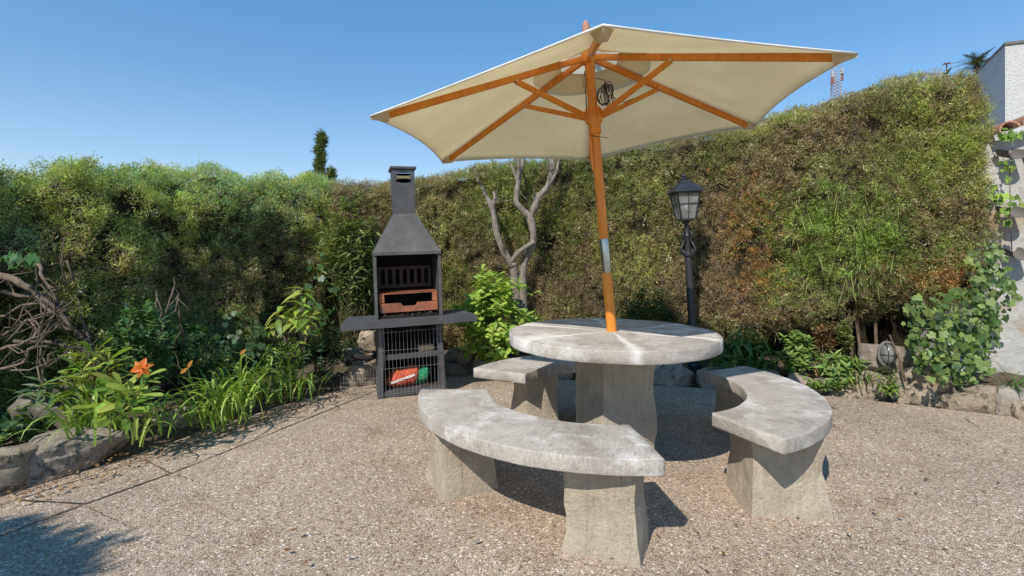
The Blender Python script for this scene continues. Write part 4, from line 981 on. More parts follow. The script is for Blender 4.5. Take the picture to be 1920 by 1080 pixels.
RI, RO, HALF, BH_ = .593, .975, .834, .428
def bench(label, c, an, legs, seed):
    root = empty('curved_bench', (c[0], c[1], 0), 0, label, 'bench', 'curved benches round the table')
    pr = rounded_profile(RI, RO, BH_ - .066, BH_, .0055); na = 56; vs = []; fs = []; m = len(pr)
    # denser across the top
    for i in range(na + 1):
        a = an - HALF + 2 * HALF * i / na
        for (r, z) in pr:
            q = Vector((r * math.cos(a), r * math.sin(a), z)); k = .004 * mnoise.noise(q * 9 + Vector((seed, 0, 0))) + .0025 * mnoise.noise(q * 26)
            rr = r + k; aa = a
            vs.append((rr * math.cos(aa), rr * math.sin(aa), z + .002 * mnoise.noise(q * 6)))
    for i in range(na):
        for k in range(m): k2 = (k + 1) % m; fs.append([i * m + k, i * m + k2, (i + 1) * m + k2, (i + 1) * m + k])
    # ends: a slightly shrunk closing ring
    for e, i in ((-1, 0), (1, na)):
        a = an + e * (HALF + .010); b0 = len(vs); cr = (RI + RO) / 2; cz = BH_ - .033
        for (r, z) in pr:
            r2 = cr + (r - cr) * .965; z2 = cz + (z - cz) * .72; vs.append((r2 * math.cos(a), r2 * math.sin(a), z2))
        for k in range(m): k2 = (k + 1) % m; fs.append([i * m + k, i * m + k2, b0 + k2, b0 + k])
        fs.append([b0 + k for k in range(m)])
    me = MB().add(vs, fs).mesh('seat', M['bench'], 50)
    def bg_(co):
        a = math.atan2(co.y, co.x) - an; a = (a + math.pi) % (2 * math.pi) - math.pi; r = math.hypot(co.x, co.y); return (a * .8, r + co.z * 1.5, seed)
    add_grain(me, bg_); link('seat', me, root)
    for i, (x, y, w, d, rz) in enumerate(legs):
        hewn('leg', w, d, BH_ - .065, root, (x - c[0], y - c[1], 0), rz, seed * 2 + i, .13, twist=.06)
    return root
bench('curved concrete bench nearest the camera', (.458, 2.831), 3.988, [(.395, 2.085, .29, .28, -.42), (-.262, 2.60, .27, .27, .42)], 11)
bench('curved concrete bench on the right with two hewn legs', (.732, 2.948), -.335, [(1.275, 2.42, .33, .31, -.12), (1.56, 3.38, .24, .26, .55)], 12)
bench('curved concrete bench on the far side of the table near the barbecue', (.617, 2.918), 1.85, [(.16, 3.50, .25, .25, .35), (.77, 3.66, .24, .24, -.1)], 13)

# ------------------------------------------------------------------ parasol
hub = Vector((.437, 2.854, 2.329)); pb = Vector((TC.x, TC.y, .75)); ax = (hub - pb).normalized()
par = empty('parasol', pb, 0, 'cream six-sided parasol on an orange wooden pole through the table', 'parasol')
u = ax.cross(Vector((0, 1, 0))).normalized(); v_ = u.cross(ax) * -1
u = Vector((1, 0, 0)); u = (u - ax * u.dot(ax)).normalized(); v_ = ax.cross(u)
RAD, DROP, PHI = 1.243, .389, -.141
hl = hub - pb; Lp = hl.length
def onpole(t): return ax * t
def tip(k): 
    a = PHI - math.pi / 2 - k * math.pi / 3; return hl - ax * DROP + (u * math.cos(a) + v_ * math.sin(a)) * RAD
TIPS = [tip(k) for k in range(6)]
MB().tube([onpole(-.05), onpole(.335)], .0285, 20).build('lower_pole', M['wood'], par, 40)
MB().tube([onpole(.335), onpole(.345), onpole(.52), onpole(.53)], [.024, .026, .026, .024], 20).build('steel_sleeve', M['steel'], par, 40)
MB().tube([onpole(.53), onpole(Lp - .01)], .0265, 20).build('upper_pole', M['wood'], par, 40)
def along(prof, t0, n=24):
    m = MB(); pts = [onpole(t0 + z) for r, z in prof]; m.tube(pts, [r for r, z in prof], n); return m
hubm = along([(.030, -.05), (.048, -.045), (.050, -.01), (.044, .0), (.044, .03), (.034, .045)], Lp); hubm.build('hub', M['wood'], par, 35)
RUN = Lp - .355
along([(.030, -.10), (.036, -.095), (.036, -.045), (.044, -.035), (.048, -.03), (.052, .0), (.050, .035), (.040, .05)], RUN).build('runner', M['wood'], par, 35)
along([(.018, .045), (.016, .10), (.022, .12), (.026, .15), (.018, .18), (.004, .20)], Lp).build('finial', M['tile'], par, 40)
apex = hl + ax * .035
RIBS = []
for k in range(6):
    d = (TIPS[k] - hl); a0 = hl + d.normalized() * .03 - ax * .012; a1 = hl + d * .955 - ax * .014
    RIBS.append(MB().bar(a0, a1, .022, .034, ax, .004).build('rib', M['wood'], par, 40))
    j = hl + d * .375 - ax * .03; rd = (d - ax * d.dot(ax)).normalized(); s0 = onpole(RUN) + rd * .045
    MB().bar(s0, j, .019, .028, ax, .003).build('strut', M['wood'], par, 40)
    MB().tube([j - ax.cross(rd) * .017, j + ax.cross(rd) * .017], .006, 8).build('rivet', M['steel'], RIBS[-1], 40)
def panel_pt(k, r, s, sag=True, lift=0.0, scale=1.0):
    a, b = TIPS[k], TIPS[(k + 1) % 6]; e = a.lerp(b, s); inn = .038 * 4 * s * (1 - s) * r * r
    top = hl + ax * .022; p = top.lerp(e + ax * .004, r * (1 - inn))
    return p - ax * (.035 * 4 * s * (1 - s) * r * (1 - r) * 2) + ax * lift
for k in range(6):
    nr, ns = 14, 12; vs = []; fs = []
    for i in range(nr + 1):
        for j in range(ns + 1): vs.append(panel_pt(k, .15 + .85 * i / nr, j / ns))
    for i in range(nr):
        for j in range(ns): q = i * (ns + 1) + j; fs.append([q, q + 1, q + ns + 2, q + ns + 1])
    pn = MB().add(vs, fs).build('canopy_panel', M['fabric'], par, 180)
    so = pn.modifiers.new('thickness', 'SOLIDIFY'); so.thickness = .0012
    MB().tube([panel_pt(k, 1.0, j / 16) for j in range(17)], .0048, 6).build('hem', M['hem'], pn, 180)  # white colour stands in for sun catching the canvas edge
    # sleeve that holds the rib end
    d = (TIPS[k] - hl); e = TIPS[k]; rd = (d - ax * d.dot(ax)).normalized(); sd = ax.cross(rd)
    p0 = hl + d * .93; vs = [p0 + sd * .045 + ax * .0, p0 - sd * .045, p0 - ax * .045 + sd * .018, p0 - ax * .045 - sd * .018, e + ax * .003, e - ax * .012]
    MB().add(vs, [[0, 2, 5, 4], [2, 3, 5], [3, 1, 4, 5], [0, 1, 3, 2], [1, 0, 4]]).build('rib_pocket', M['fabric'], RIBS[k])
# vent cap over the opening
for k in range(6):
    nr, ns = 5, 8; vs = []; fs = []
    for i in range(nr + 1):
        for j in range(ns + 1):
            r = .02 + .26 * i / nr; s = j / ns; q = panel_pt(k, r, s, lift=.055 - .03 * i / nr)
            if i == nr: q = q - ax * .018 * abs(math.sin(s * math.pi)) + (q - hl) * .10 * math.sin(s * math.pi)
            vs.append(q)
    for i in range(nr):
        for j in range(ns): q = i * (ns + 1) + j; fs.append([q, q + 1, q + ns + 2, q + ns + 1])
    MB().add(vs, fs).build('vent_cap_panel', M['fabric'], par, 180)
# pull cord: hanging coil and the line along the pole
cord = MB(); cc = onpole(RUN + .10) + Vector((.075, -.03, .02))
for k in range(9):
    pts = []; tw = rnd.uniform(0, 3); rx, rz = rnd.uniform(.025, .05), rnd.uniform(.035, .065); of = Vector((rnd.gauss(0, .015), rnd.gauss(0, .015), rnd.gauss(0, .012)))
    for i in range(17): a = 2 * math.pi * i / 16; pts.append(cc + of + Vector((math.cos(tw) * rx * math.cos(a) + .3 * rz * math.sin(a) * math.sin(tw * 3), math.sin(tw) * rx * math.cos(a), rz * math.sin(a))))
    cord.tube(pts, .0026, 5)
cord.tube([onpole(Lp - .14) + Vector((.026, -.02, 0)), cc + Vector((-.01, 0, .08)), cc], .0026, 5); cord.tube([cc, cc + Vector((.10, -.01, -.05)), cc + Vector((.15, -.02, -.03))], .0026, 5)
cord.tube([onpole(Lp - .10) + Vector((-.034, -.02, 0)), onpole(RUN + .03) + Vector((-.040, -.02, 0))], .003, 5)
cord.build('pull_cord', M['rope'], par, 180)
MB().tube([onpole(Lp - .15) + Vector((-.04, -.015, .02)), onpole(Lp - .15) + Vector((-.04, -.015, -.04))], .009, 10).build('pulley', M['steel'], par, 40)
MB().bar(onpole(RUN - .11) + Vector((-.035, -.02, 0)), onpole(RUN - .31) + Vector((-.033, -.02, 0)), .008, .012).build('locking_peg', M['wood'], par)
MB().tube([onpole(RUN - .115) + Vector((-.03, -.03, 0)), onpole(RUN - .125) + Vector((.065, -.04, -.005))], .002, 5).build('peg_pin', M['rope'], par)

# ------------------------------------------------------------------ barbecue
bo = (G(708, 748) + G(838, 738)) / 2; brz = math.radians(17.5)
bb = empty('barbecue', bo, brz, 'charcoal-grey chimney barbecue with wide side shelves', 'barbecue'); bb.rotation_euler = (0, math.radians(-2.0), brz)
# local axes: x along the front, y to the back, z up
def bpart(name, fn, mat, smooth=None): m = MB(); fn(m); return m.build(name, M[mat], bb, smooth)
D = .42
def splay(m, sx):
    x0, x1 = sx * .285, sx * .262; t = .045
    vs = []
    for (x, z) in ((x0, 0), (x1, .605)):
        for (dx, y) in ((0, 0), (0, D), (-sx * t, D), (-sx * t, 0)): vs.append((x + dx, y, z))
    m.add(vs, [[0, 1, 2, 3], [4, 7, 6, 5], [0, 4, 5, 1], [1, 5, 6, 2], [2, 6, 7, 3], [3, 7, 4, 0]])
for s in (-1, 1): bpart('side_panel', lambda m, s=s: splay(m, s), 'bbq')
bpart('back_panel', lambda m: m.box((0, D - .02, .30), (.47, .03, .60)), 'soot')
bpart('bottom_shelf', lambda m: m.box((0, D / 2, .035), (.475, D - .03, .055), None, .006), 'bbq')
bpart('middle_shelf', lambda m: m.box((0, D / 2 + .01, .335), (.465, D - .04, .045), None, .005), 'bbq')
def shelf(m):
    poly = [(-.55, -.12), (.55, -.12), (.50, .36), (-.50, .36)]; m.prism(poly, .607, .660)
bpart('table_shelf', shelf, 'bbq')
ZF = .660
for s in (-1, 1):
    bpart('firebox_side', lambda m, s=s: m.box((s * .262, .225, ZF + .265), (.02, .39, .526)), 'bbq')
    bpart('corner_post', lambda m, s=s: m.bar((s * .268, .024, ZF), (s * .268, .024, ZF + .53), .022, .022, (0, 1, 0), .003), 'bbqhood')
bpart('firebox_back', lambda m: m.box((0, .43, ZF + .265), (.54, .02, .526)), 'soot')
bpart('firebox_floor', lambda m: m.box((0, .22, ZF + .010), (.50, .36, .016)), 'soot')
def hood(m):
    z0, z1, z2 = ZF + .53, ZF + .555, 1.545; a, b = .278, .092; y0, y1, yb0, yb1 = .0, .455, .15, .345
    r = [[(-a, y0, z0), (a, y0, z0), (a, y1, z0), (-a, y1, z0)], [(-a, y0, z1), (a, y0, z1), (a, y1, z1), (-a, y1, z1)], [(-b, yb0, z2), (b, yb0, z2), (b, yb1, z2), (-b, yb1, z2)]]
    vs = sum(r, []); fs = []
    for i in range(2):
        for k in range(4): k2 = (k + 1) % 4; fs.append([i * 4 + k, i * 4 + k2, i * 4 + 4 + k2, i * 4 + 4 + k])
    m.add(vs, fs)
    t = .008; ri = [[(x * (1 - t / .28), y + (t if y < .25 else -t), z) for x, y, z in row] for row in r]
    vs2 = sum(ri, []); b0 = len(m.v); m.add(vs2, [list(reversed(f)) for f in fs])
    for k in range(4): k2 = (k + 1) % 4; m.f.append([k, k2, b0 + k2, b0 + k])
bpart('hood', hood, 'bbqhood')
# chimney: front plate pierced by two oval vents
def chimney(m):
    z1, z2 = 1.545, 1.925; b0, b1 = .092, .095; y0, y1 = .15, .345
    for (A, B) in ((((-b0, y1), (-b1, y1 + .01)), ((-b0, y0), (-b1, y0 - .01))), (((b0, y0), (b1, y0 - .01)), ((b0, y1), (b1, y1 + .01))), (((b0, y1), (b1, y1 + .01)), ((-b0, y1), (-b1, y1 + .01)))):
        m.add([(*A[0], z1), (*B[0], z1), (*B[1], z2), (*A[1], z2)], [[0, 1, 2, 3]])
CHIM = bpart('chimney', chimney, 'bbq')
def chimney_front():
    bm = bmesh.new(); zs = (1.546, 1.925); half = .092
    def oval(cx, cz, rx, rz, n=20): return [bm.verts.new((cx + rx * math.cos(2 * math.pi * k / n), 0, cz + rz * math.sin(2 * math.pi * k / n))) for k in range(n)]
    o = [bm.verts.new(p) for p in ((-half, 0, zs[0]), (half, 0, zs[0]), (.095, 0, zs[1]), (-.095, 0, zs[1]))]
    loops = [o, oval(0, 1.888, .068, .019), oval(0, 1.826, .068, .017)]
    for l in loops:
        for i in range(len(l)): bm.edges.new((l[i], l[(i + 1) % len(l)]))
    bmesh.ops.triangle_fill(bm, edges=bm.edges[:], use_beauty=True)
    # drop triangles inside the ovals
    for f in list(bm.faces):
        c = f.calc_center_median()
        for cz, rz in ((1.888, .019), (1.826, .017)):
            if (c.x / .07) ** 2 + ((c.z - cz) / rz) ** 2 < .9: bm.faces.remove(f); break
    for v in bm.verts: v.co.y = .15 - .01 * (v.co.z - 1.545) / .38
    me = bpy.data.meshes.new('chimney_front'); bm.to_mesh(me); bm.free(); me.materials.append(M['bbq']); ob = link('chimney_front', me, bb)
    so = ob.modifiers.new('t', 'SOLIDIFY'); so.thickness = .003
chimney_front()
CHIM2 = bpart('maker_plate', lambda m: m.box((0, .138, 1.857), (.115, .004, .022), None, .001), 'brass')
CHIM3 = bpart('chimney_cap', lambda m: m.box((0, .245, 1.94), (.222, .235, .022), None, .004), 'bbq')
bpart('flue_lining', lambda m: m.box((0, .30, 1.74), (.16, .02, .34)), 'soot')
for o in (CHIM2, CHIM3): o.parent = CHIM
# cast grate with seven slots at the back of the firebox
def grate():
    bm = bmesh.new(); W, z0, z1 = .235, ZF + .235, ZF + .425; loops = [[bm.verts.new(p) for p in ((-W, 0, z0), (W, 0, z0), (W, 0, z1), (-W, 0, z1))]]; slots = []
    for k in range(7):
        cx = -.192 + k * .064; r = .019; zz0, zz1 = z0 + .045, z1 - .04; pts = [(cx + r * math.cos(math.pi + math.pi * i / 6), zz0 + r * math.sin(math.pi + math.pi * i / 6)) for i in range(7)] + [(cx + r * math.cos(math.pi * i / 6), zz1 + r * math.sin(math.pi * i / 6)) for i in range(7)]
        loops.append([bm.verts.new((x, 0, z)) for x, z in pts]); slots.append((cx, r))
    for l in loops:
        for i in range(len(l)): bm.edges.new((l[i], l[(i + 1) % len(l)]))
    bmesh.ops.triangle_fill(bm, edges=bm.edges[:], use_beauty=True)
    for f in list(bm.faces):
        c = f.calc_center_median()
        if any(abs(c.x - cx) < r * .9 for cx, r in slots) and z0 + .03 < c.z < z1 - .025:
            if all(abs(v.co.x - [cx for cx, r in slots if abs(c.x - cx) < r][0]) < .021 for v in f.verts): bm.faces.remove(f)
    for v in bm.verts: v.co.y = .355
    me = bpy.data.meshes.new('fire_grate'); bm.to_mesh(me); bm.free(); me.materials.append(M['firecast']); ob = link('fire_grate', me, bb)
    so = ob.modifiers.new('t', 'SOLIDIFY'); so.thickness = .014
grate()
# rusty ember tray with a notched front, cheeks and a rack of bars
def tray_front(m):
    z0, z1 = ZF + .055, ZF + .125; pts = [(-.24, z0), (.24, z0), (.24, z1), (.07, z1), (.05, z1 - .028), (-.05, z1 - .028), (-.07, z1), (-.24, z1)]
    n = len(pts); vs = [(x, .045, z) for x, z in pts] + [(x, .051, z) for x, z in pts]; m.add(vs, [list(range(n)), list(range(n, 2 * n))[::-1]] + [[i, (i + 1) % n, n + (i + 1) % n, n + i] for i in range(n)])
bpart('ember_tray_front', tray_front, 'rust')
bpart('ember_tray_floor', lambda m: m.box((0, .19, ZF + .052), (.47, .29, .006)), 'rust')
for s in (-1, 1): bpart('tray_cheek', lambda m, s=s: m.box((s * .222, .075, ZF + .165), (.042, .05, .075), None, .004), 'rust')
bar_me = MB().tube([(0, .055, 0), (0, .33, 0)], .0035, 6).mesh('grill_bar', M['rust'])
for k in range(30): link('grill_bar', bar_me, bb, loc=(-.235 + k * .0162, 0, ZF + .212))
bpart('grill_frame', lambda m: (m.bar((-.24, .055, ZF + .205), (.24, .055, ZF + .205), .008, .008), m.bar((-.24, .33, ZF + .205), (.24, .33, ZF + .205), .008, .008)), 'rust')
# ash and charcoal crumbs
def crumbs(name, label, org, rx, ry, n, cols, r, sz):
    V = []; C = []
    for _ in range(n):
        p = Vector((r.uniform(-rx, rx), r.uniform(-ry, ry), r.uniform(0, .012))); s = r.uniform(.3, 1) * sz; q = [p + Vector((r.gauss(0, s), r.gauss(0, s), abs(r.gauss(0, s * .5)))) for _ in range(4)]
        for (i, j, k) in ((0, 1, 2), (0, 1, 3), (1, 2, 3), (0, 2, 3)): V += [q[i], q[j], q[k]]
        C += [jit(r.choice(cols), r, .4)] * 12
    o = link(name, raw_mesh(name, np.array(V), 3, M['leaves'], np.array(C)), bb); o.location = org; o['kind'] = 'stuff'
crumbs('ash', '', (0, .12, ZF + .02), .22, .14, 420, [(.05, .045, .04), (.16, .12, .09), (.3, .27, .24), (.10, .05, .03)], R1, .010)
crumbs('embers', '', (0, .2, ZF + .06), .22, .12, 200, [(.03, .03, .03), (.06, .05, .05)], R1, .014)
crumbs('leaf_debris', '', (.16, .05, .066), .10, .03, 60, [(.25, .12, .06), (.12, .08, .06)], R1, .010)

def blocal(x, y, z): return bb.matrix_basis @ Vector((x, y, z))
# charcoal bag lying on the bottom shelf
def bag():
    root = empty('charcoal_bag', blocal(-.02, .15, .066), brz, 'crumpled orange and green plastic charcoal bag on the bottom shelf of the barbecue', 'bag')
    def blob(x0, x1, ry, rz, seed, mat, name, taper0, taper1):
        vs = []; fs = []; n, lv = 26, 18
        for i in range(lv + 1):
            t = i / lv; x = x0 + (x1 - x0) * t; env = (min(1, (t * 3.2 + taper0)) ** .6) * (min(1, ((1 - t) * 3.2 + taper1)) ** .6)
            for k in range(n):
                a = 2 * math.pi * k / n; q = Vector((x, math.cos(a), math.sin(a))); w = 1 + .16 * mnoise.noise(q * 2.2 + Vector((seed, 0, x * 20))) + .07 * mnoise.noise(q * 6 + Vector((seed, x * 40, 0)))
                z = rz * env * w * math.sin(a); z = max(z, -rz * .92) + rz * .92; vs.append((x + (.02 * math.sin(a)), ry * env * w * math.cos(a), z))
        for i in range(lv):
            for k in range(n): k2 = (k + 1) % n; fs.append([i * n + k, i * n + k2, (i + 1) * n + k2, (i + 1) * n + k])
        fs += [list(range(n))[::-1], [lv * n + k for k in range(n)]]
        return MB().add(vs, fs).build(name, M[mat], root, 180)
    blob(-.185, .075, .10, .082, 2, 'bagred', 'orange_end', .25, .8); blob(.07, .185, .085, .075, 5, 'baggreen', 'green_end', .9, .12)
    MB().bar((-.15, -.098, .055), (.05, -.107, .10), .004, .018, (0, 0, 1)).build('white_print_band', M['hem'], root)
    root.rotation_euler = (0, math.radians(-4), brz)
bag()
bxo = MB().box((0, 0, .024), (.13, .09, .048), None, .004).build('cardboard_box', simple('tan_cardboard', (.50, .38, .24), bs=0), None, None, blocal(.13, .09, .362)); bxo.rotation_euler = (0, math.radians(-2), brz + .1)
tag(bxo, 'small flat tan box on the middle shelf of the barbecue', 'box')
# loose wire mesh leaning round the front of the barbecue
wm = empty('wire_mesh', blocal(0, -.03, 0), brz, 'loose bent wire mesh standing in front of the barbecue base', 'wire mesh'); wm.rotation_euler = bb.rotation_euler
vw = MB().tube([(0, 0, 0), (0, 0, 1)], .0012, 4).mesh('wire', M['wire'])
for k in range(17):
    o = link('wire', vw, wm, loc=(-.25 + k * .031, -.004 * math.sin(k), .02)); o.scale = (1, 1, .55 + .02 * math.sin(k * .9))
hw = MB().tube([(0, 0, 0), (1, 0, 0)], .0012, 4).mesh('wire', M['wire'])
for z in (.05, .26, .41, .555):
    o = link('wire', hw, wm, loc=(-.262, -.006, z)); o.scale = (.525, 1, 1); o.rotation_euler = (0, rnd.uniform(-.02, .02), 0)
for k in range(15):        # side leaf swung out to the left
    t = k / 14; o = link('wire', vw, wm, loc=(-.27 - t * .30, -.004 + t * .12, .0)); o.scale = (1, 1, .30 - .10 * t)
for z in (.015, .05, .085, .12, .155, .19):
    o = link('wire', hw, wm, loc=(-.27, -.004, z)); o.scale = (.323, 1, 1); o.rotation_euler = (0, .02 * z, math.pi - .38)
hose = MB(); hose.tube([P(652, 682, 4.45), P(668, 668, 4.42), P(690, 672, 4.4), P(712, 666, 4.42), P(700, 660, 4.5)], [.022, .026, .028, .024, .015], 8)
tag(hose.build('plastic_wrap', M['soot'], None, 180), 'crumpled black plastic lying on the stones left of the barbecue', 'plastic')

# ------------------------------------------------------------------ lamp post
lp = P(1302, 688, 4.72); lt = P(1283, 345, 4.72); lean = lt - lp
lam = empty('lamp_post', lp, 0, 'black cast-iron lantern lamp post leaning slightly left behind the table', 'street lamp')
q = lean.to_track_quat('Z', 'Y'); lam.rotation_mode = 'QUATERNION'; lam.rotation_quaternion = Matrix.Identity(3).to_quaternion().slerp(Vector((0, 0, 1)).rotation_difference(lean.normalized()), 1)
HL = lean.length
def lpart(name, fn, mat='iron', smooth=40): m = MB(); fn(m); return m.build(name, M[mat], lam, smooth)
zs = lambda py: (690 - py) / 345 * HL * 1.0
lpart('post', lambda m: m.lathe([(.06, -.15), (.06, .02), (.040, .04), (.034, zs(560)), (.032, zs(482)), (.044, zs(480)), (.044, zs(476)), (.026, zs(472)), (.024, zs(445)), (.030, zs(442)), (.022, zs(438)), (.020, zs(420)), (.034, zs(416)), (.045, zs(413))], n=20))
def scrolls(m):
    for k in range(4):
        a = k * math.pi / 2 + .5; d = Vector((math.cos(a), math.sin(a), 0)); pts = []
        for (r, z) in ((.03, zs(437)), (.052, zs(436)), (.060, zs(441)), (.045, zs(446)), (.035, zs(449)), (.060, zs(457)), (.088, zs(466)), (.088, zs(474)), (.066, zs(478)), (.052, zs(474)), (.060, zs(469))): pts.append(d * r + Vector((0, 0, z)))
        m.tube(pts, .0085, 6)
lpart('scroll_bracket', scrolls, 'iron', 180)
zb, zt2 = zs(412), zs(362); wb, wt = .066, .108
def frame(m):
    for sx in (-1, 1):
        for sy in (-1, 1): m.bar((sx * wb, sy * wb, zb), (sx * wt, sy * wt, zt2), .014, .014)
    for (w, z) in ((wb, zb), (wt, zt2)):
        for (a, b) in (((-w, -w), (w, -w)), ((w, -w), (w, w)), ((w, w), (-w, w)), ((-w, w), (-w, -w))): m.bar((*a, z), (*b, z), .016, .016)
    zm = (zb + zt2) / 2 + .02; wm_ = (wb + wt) / 2 + .006
    for (a, b) in (((-wm_, -wm_), (wm_, -wm_)), ((wm_, -wm_), (wm_, wm_)), ((-wm_, wm_), (-wm_, -wm_))): m.bar((*a, zm), (*b, zm), .006, .006)
    m.bar((0, -wb, zb), (0, -wt, zt2), .006, .006); m.bar((-wb, 0, zb), (-wt, 0, zt2), .006, .006); m.bar((wb, 0, zb), (wt, 0, zt2), .006, .006)
lf = lpart('lantern_frame', frame, 'iron', None)
for (a, b) in (((-1, -1), (1, -1)), ((1, -1), (1, 1)), ((1, 1), (-1, 1)), ((-1, 1), (-1, -1))):
    k = .96; m = MB().add([(a[0] * wb * k, a[1] * wb * k, zb), (b[0] * wb * k, b[1] * wb * k, zb), (b[0] * wt * k, b[1] * wt * k, zt2), (a[0] * wt * k, a[1] * wt * k, zt2)], [[0, 1, 2, 3]]); o = m.build('glass_pane', M['glass'], lf)
lpart('lamp_holder', lambda m: m.lathe([(.02, zb), (.03, zb + .02), (.03, zb + .07), (.015, zb + .08)], n=14))
lpart('bulb', lambda m: m.lathe([(.012, zb + .08), (.035, zb + .13), (.04, zb + .16), (.03, zb + .19), (.004, zb + .205)], n=16), 'hem', 180).parent = lf
def cap(m):
    for (w0, z0, w1, z1) in ((.138, zt2 + .004, .134, zt2 + .018), (.134, zt2 + .018, .078, zt2 + .075), (.078, zt2 + .075, .05, zt2 + .092), (.05, zt2 + .092, .045, zt2 + .12)):
        m.add([(-w0, -w0, z0), (w0, -w0, z0), (w0, w0, z0), (-w0, w0, z0), (-w1, -w1, z1), (w1, -w1, z1), (w1, w1, z1), (-w1, w1, z1)], [[0, 1, 5, 4], [1, 2, 6, 5], [2, 3, 7, 6], [3, 0, 4, 7], [4, 5, 6, 7], [3, 2, 1, 0]])
LROOF = lpart('lantern_roof', cap, 'iron', None)
lpart('finial', lambda m: m.lathe([(.02, zt2 + .118), (.035, zt2 + .128), (.036, zt2 + .14), (.018, zt2 + .15), (.024, zt2 + .16), (.014, zt2 + .175), (.003, zt2 + .185)], n=16), 'iron', 50).parent = LROOF

# ------------------------------------------------------------------ concrete block with oval bulkhead lamp, stick
kb = P(1662, 705, 4.2)
blk = rock('concrete_block', P(1662, 676, 4.26), (.42, .2, .27), -.22, 91, M['block'], sq=.06, rough=.05); tag(blk, 'rough pinkish concrete block in the right bed carrying the oval lamp', 'block')
bl = empty('bulkhead_lamp', P(1664, 664, 4.12), -.2, 'oval metal-caged bulkhead lamp fixed to the concrete block', 'lamp')
def ell(m, rx, ry, rz, n=24, lv=10):
    vs = []; fs = []
    for i in range(lv + 1):
        t = i / lv * math.pi / 2
        for k in range(n): a = 2 * math.pi * k / n; vs.append((rx * math.cos(a) * math.cos(t), -ry * math.sin(t), rz * math.sin(a) * math.cos(t)))
    for i in range(lv):
        for k in range(n): k2 = (k + 1) % n; fs.append([i * n + k, i * n + k2, (i + 1) * n + k2, (i + 1) * n + k])
    m.add(vs, fs)
m = MB(); ell(m, .052, .06, .085); m.build('dome', M['lampglass'], bl, 180)
m = MB(); m.tube([(.062 * math.cos(2 * math.pi * k / 28), .005, .098 * math.sin(2 * math.pi * k / 28)) for k in range(29)], .012, 8); m.build('base_ring', M['tilegrey'], bl, 180)
for (dx) in (-.022, .022):
    m = MB(); m.tube([(dx, -.066 * math.cos(t) * (1 if abs(t) < 1.57 else 0), .095 * math.sin(t)) for t in [(-1.57 + 3.14 * i / 12) for i in range(13)]], .003, 6); m.build('guard_bar', M['iron'], bl, 180)
m = MB(); m.tube([(.056 * math.cos(t), -.064 * math.sin(t), 0) for t in [math.pi * i / 12 for i in range(13)]], .003, 6); m.build('guard_bar', M['iron'], bl, 180)
s1 = MB(); s0 = P(1698, 715, 3.98); s1.tube([Vector((0, 0, 0)), (P(1684, 668, 4.05) - s0), (P(1668, 628, 4.15) - s0)], [.010, .009, .006], 7); tag(s1.build('stick', M['bark2'], None, 180, s0), 'bare brown stick leaning against the concrete block', 'stick')

# ------------------------------------------------------------------ trees beyond the hedge
def sprig_tree(name, label, base, top, blobs, seed, cols, n, sc):
    root = empty(name, base, 0, label, 'tree'); r = np.random.RandomState(seed); b = Vector(base)
    MB().tube([(0, 0, 0), (0, 0, (top - b.z) * .5), (0, 0, (top - b.z) * .97)], [.12, .06, .01], 8).build('trunk', M['bark2'], root, 180)
    X = []; 
    for (c, rad, k) in blobs:
        d = r.normal(size=(k, 3)); d /= np.linalg.norm(d, axis=1, keepdims=True); X.append(np.array(c) - np.array(b) + d * np.array(rad) * (r.uniform(.2, 1, (k, 1)) ** .5))
    X = np.concatenate(X); N = len(X); dirs = np.array([0, 0, .9]) + r.normal(size=(N, 3)) * .55
    V = place_clumps(X, dirs, r.uniform(.7, 1.3, N) * sc, sprig_templates(8, 14, seed, .03, .07, .008, .6), seed); T = V.shape[1]
    C = np.array(cols)[r.randint(0, len(cols), N)] * r.uniform(.6, 1.3, (N, 1)); C = np.repeat(C[:, None, :], T, 1)
    o = link('crown', raw_mesh('crown', V.reshape(-1, 3), 3, M['sprig'], C.reshape(-1, 3)), root); o['kind'] = 'stuff'; return root
dz = 14.0; bl_ = []
for i in range(34):
    py = 256 + i * 7; q = P(600 + 2.5 * math.sin(i * 1.3) + (2 if i < 4 else 0), py, dz); w = .055 + .03 * abs(math.sin(i * 1.1)) + .003 * i; bl_.append((tuple(q), (w, w, .10), 42))
for (px, py, w) in ((584, 335, .10), (622, 328, .10), (618, 340, .14), (590, 345, .16), (610, 352, .22)): bl_.append((tuple(P(px, py, dz)), (w, w, .16), 60))
sprig_tree('cypress_tree', 'slender dark cypress top rising above the left hedge', (P(600, 300, dz).x, dz, 0), P(0, 250, dz).z, bl_, 61, [DARK * 1.1, GREEN * .7, DARK], 0, 2.2)
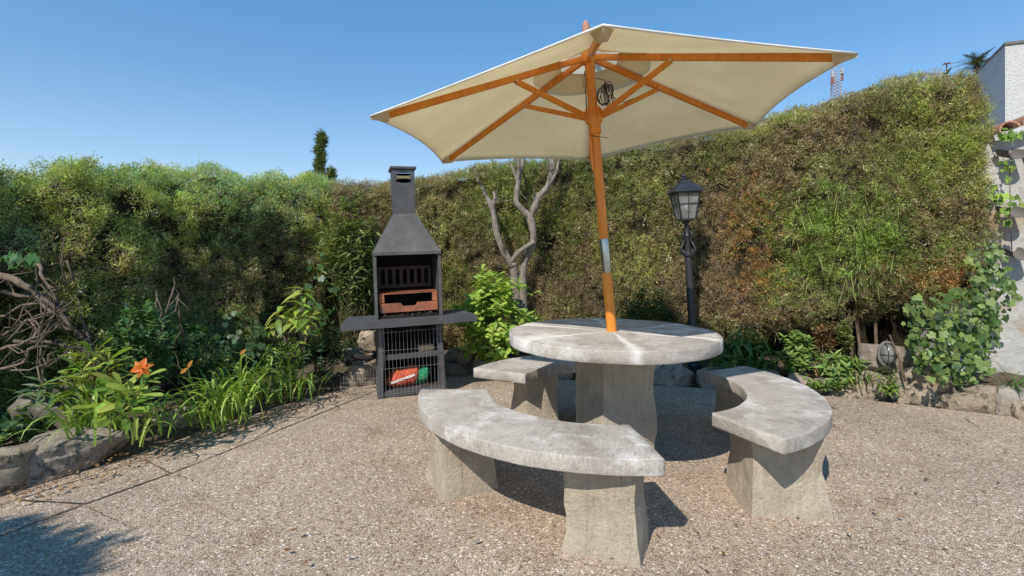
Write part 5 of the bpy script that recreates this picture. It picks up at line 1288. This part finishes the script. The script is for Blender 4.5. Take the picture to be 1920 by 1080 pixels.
# yucca / palm head beside the house
pz = 20.0; pbase = (P(1832, 120, pz).x, pz, 0); pl = empty('palm_tree', pbase, 0, 'small spiky palm head showing beside the white house', 'tree'); hz = P(0, 124, pz).z
MB().tube([(0, 0, 0), (0, 0, hz)], [.14, .11], 10).build('trunk', M['bark2'], pl, 180)
fr = MB(); 
vs = []; fs = []
for i in range(11):
    t = i / 10; y = .8 * t; z = .12 * math.sin(t * 2.2) - .30 * t * t
    for s in (-1, 1):
        b0 = len(vs); w = .26 * math.sin(math.pi * min(.98, .12 + t * .85)); vs += [(0, y, z), (s * w, y + .16, z - .05), (0, y + .05, z)]; fs.append([b0, b0 + 1, b0 + 2])
frm = MB().add(vs, fs).mesh('frond', M['leaf'])
for k in range(34):
    o = link('frond', frm, pl, loc=(0, 0, hz)); o.scale = (.85, .85, .85); o.rotation_euler = (R1.uniform(-.5, 1.1), 0, k * 2.4); o.color = (*jit((.09, .085, .02), R1), 1)
# agave stalk on the skyline
az = 7.2; ab = P(1775, 160, az); ag = empty('flower_stalk_plant', (ab.x, az, 0), 0, 'thin plant with a reddish flower head above the right hedge top', 'plant')
zz = P(0, 118, az).z; MB().tube([(0, 0, 0), (0, 0, zz - .02)], [.03, .008], 6).build('stem', M['bark2'], ag, 180)
for k in range(14):
    o = link('leaf', R1.choice(med2), ag, mat4=leaf_frame(Vector((0, 0, P(0, 140, az).z + R1.uniform(-.06, .02))), Vector((math.cos(k * 2.4), math.sin(k * 2.4), R1.uniform(-.2, 1))), (0, 0, 1), 0, 1.5)); o.color = (*jit((.08, .12, .04), R1), 1)
for k in range(8):
    o = link('petal', R1.choice(sml), ag, mat4=leaf_frame(Vector((0, 0, zz - .02)), Vector((math.cos(k * 2.4), math.sin(k * 2.4), .3)), (0, 0, 1), 0, 1.4)); o.color = (.35, .14, .12, 1)

# tree standing behind the photographer whose crown shades the lower left corner
tb2 = Vector((-4.0, -1.5, 0)); r = np.random.RandomState(5)
gt = empty('garden_tree', tb2, 0, 'leafy garden tree outside the picture whose shadow falls at lower left', 'tree')
MB().tube([(0, 0, -.05), (.03, .02, 1.2), (.0, .05, 2.4)], [.10, .08, .04], 9).build('trunk', M['bark2'], gt, 180)
d = r.normal(size=(5200, 3)); d /= np.linalg.norm(d, axis=1, keepdims=True); X = d * np.array([.98, .9, .65]) * r.uniform(.25, 1, (5200, 1)) ** .5 + np.array([0, 0, 3.0]); X = X[vnoise(X, 2.6, 3) > .46]
V = place_clumps(X, r.normal(size=X.shape) + np.array([0, 0, .5]), r.uniform(.9, 1.6, len(X)), sprig_templates(6, 10, 5, .05, .10, .02, .8), 9)
C = np.repeat((np.array([[.07, .12, .03]]) * r.uniform(.6, 1.3, (len(X), 1)))[:, None, :], V.shape[1], 1)
o = link('crown', raw_mesh('crown', V.reshape(-1, 3), 3, M['sprig'], C.reshape(-1, 3)), gt); o['kind'] = 'stuff'
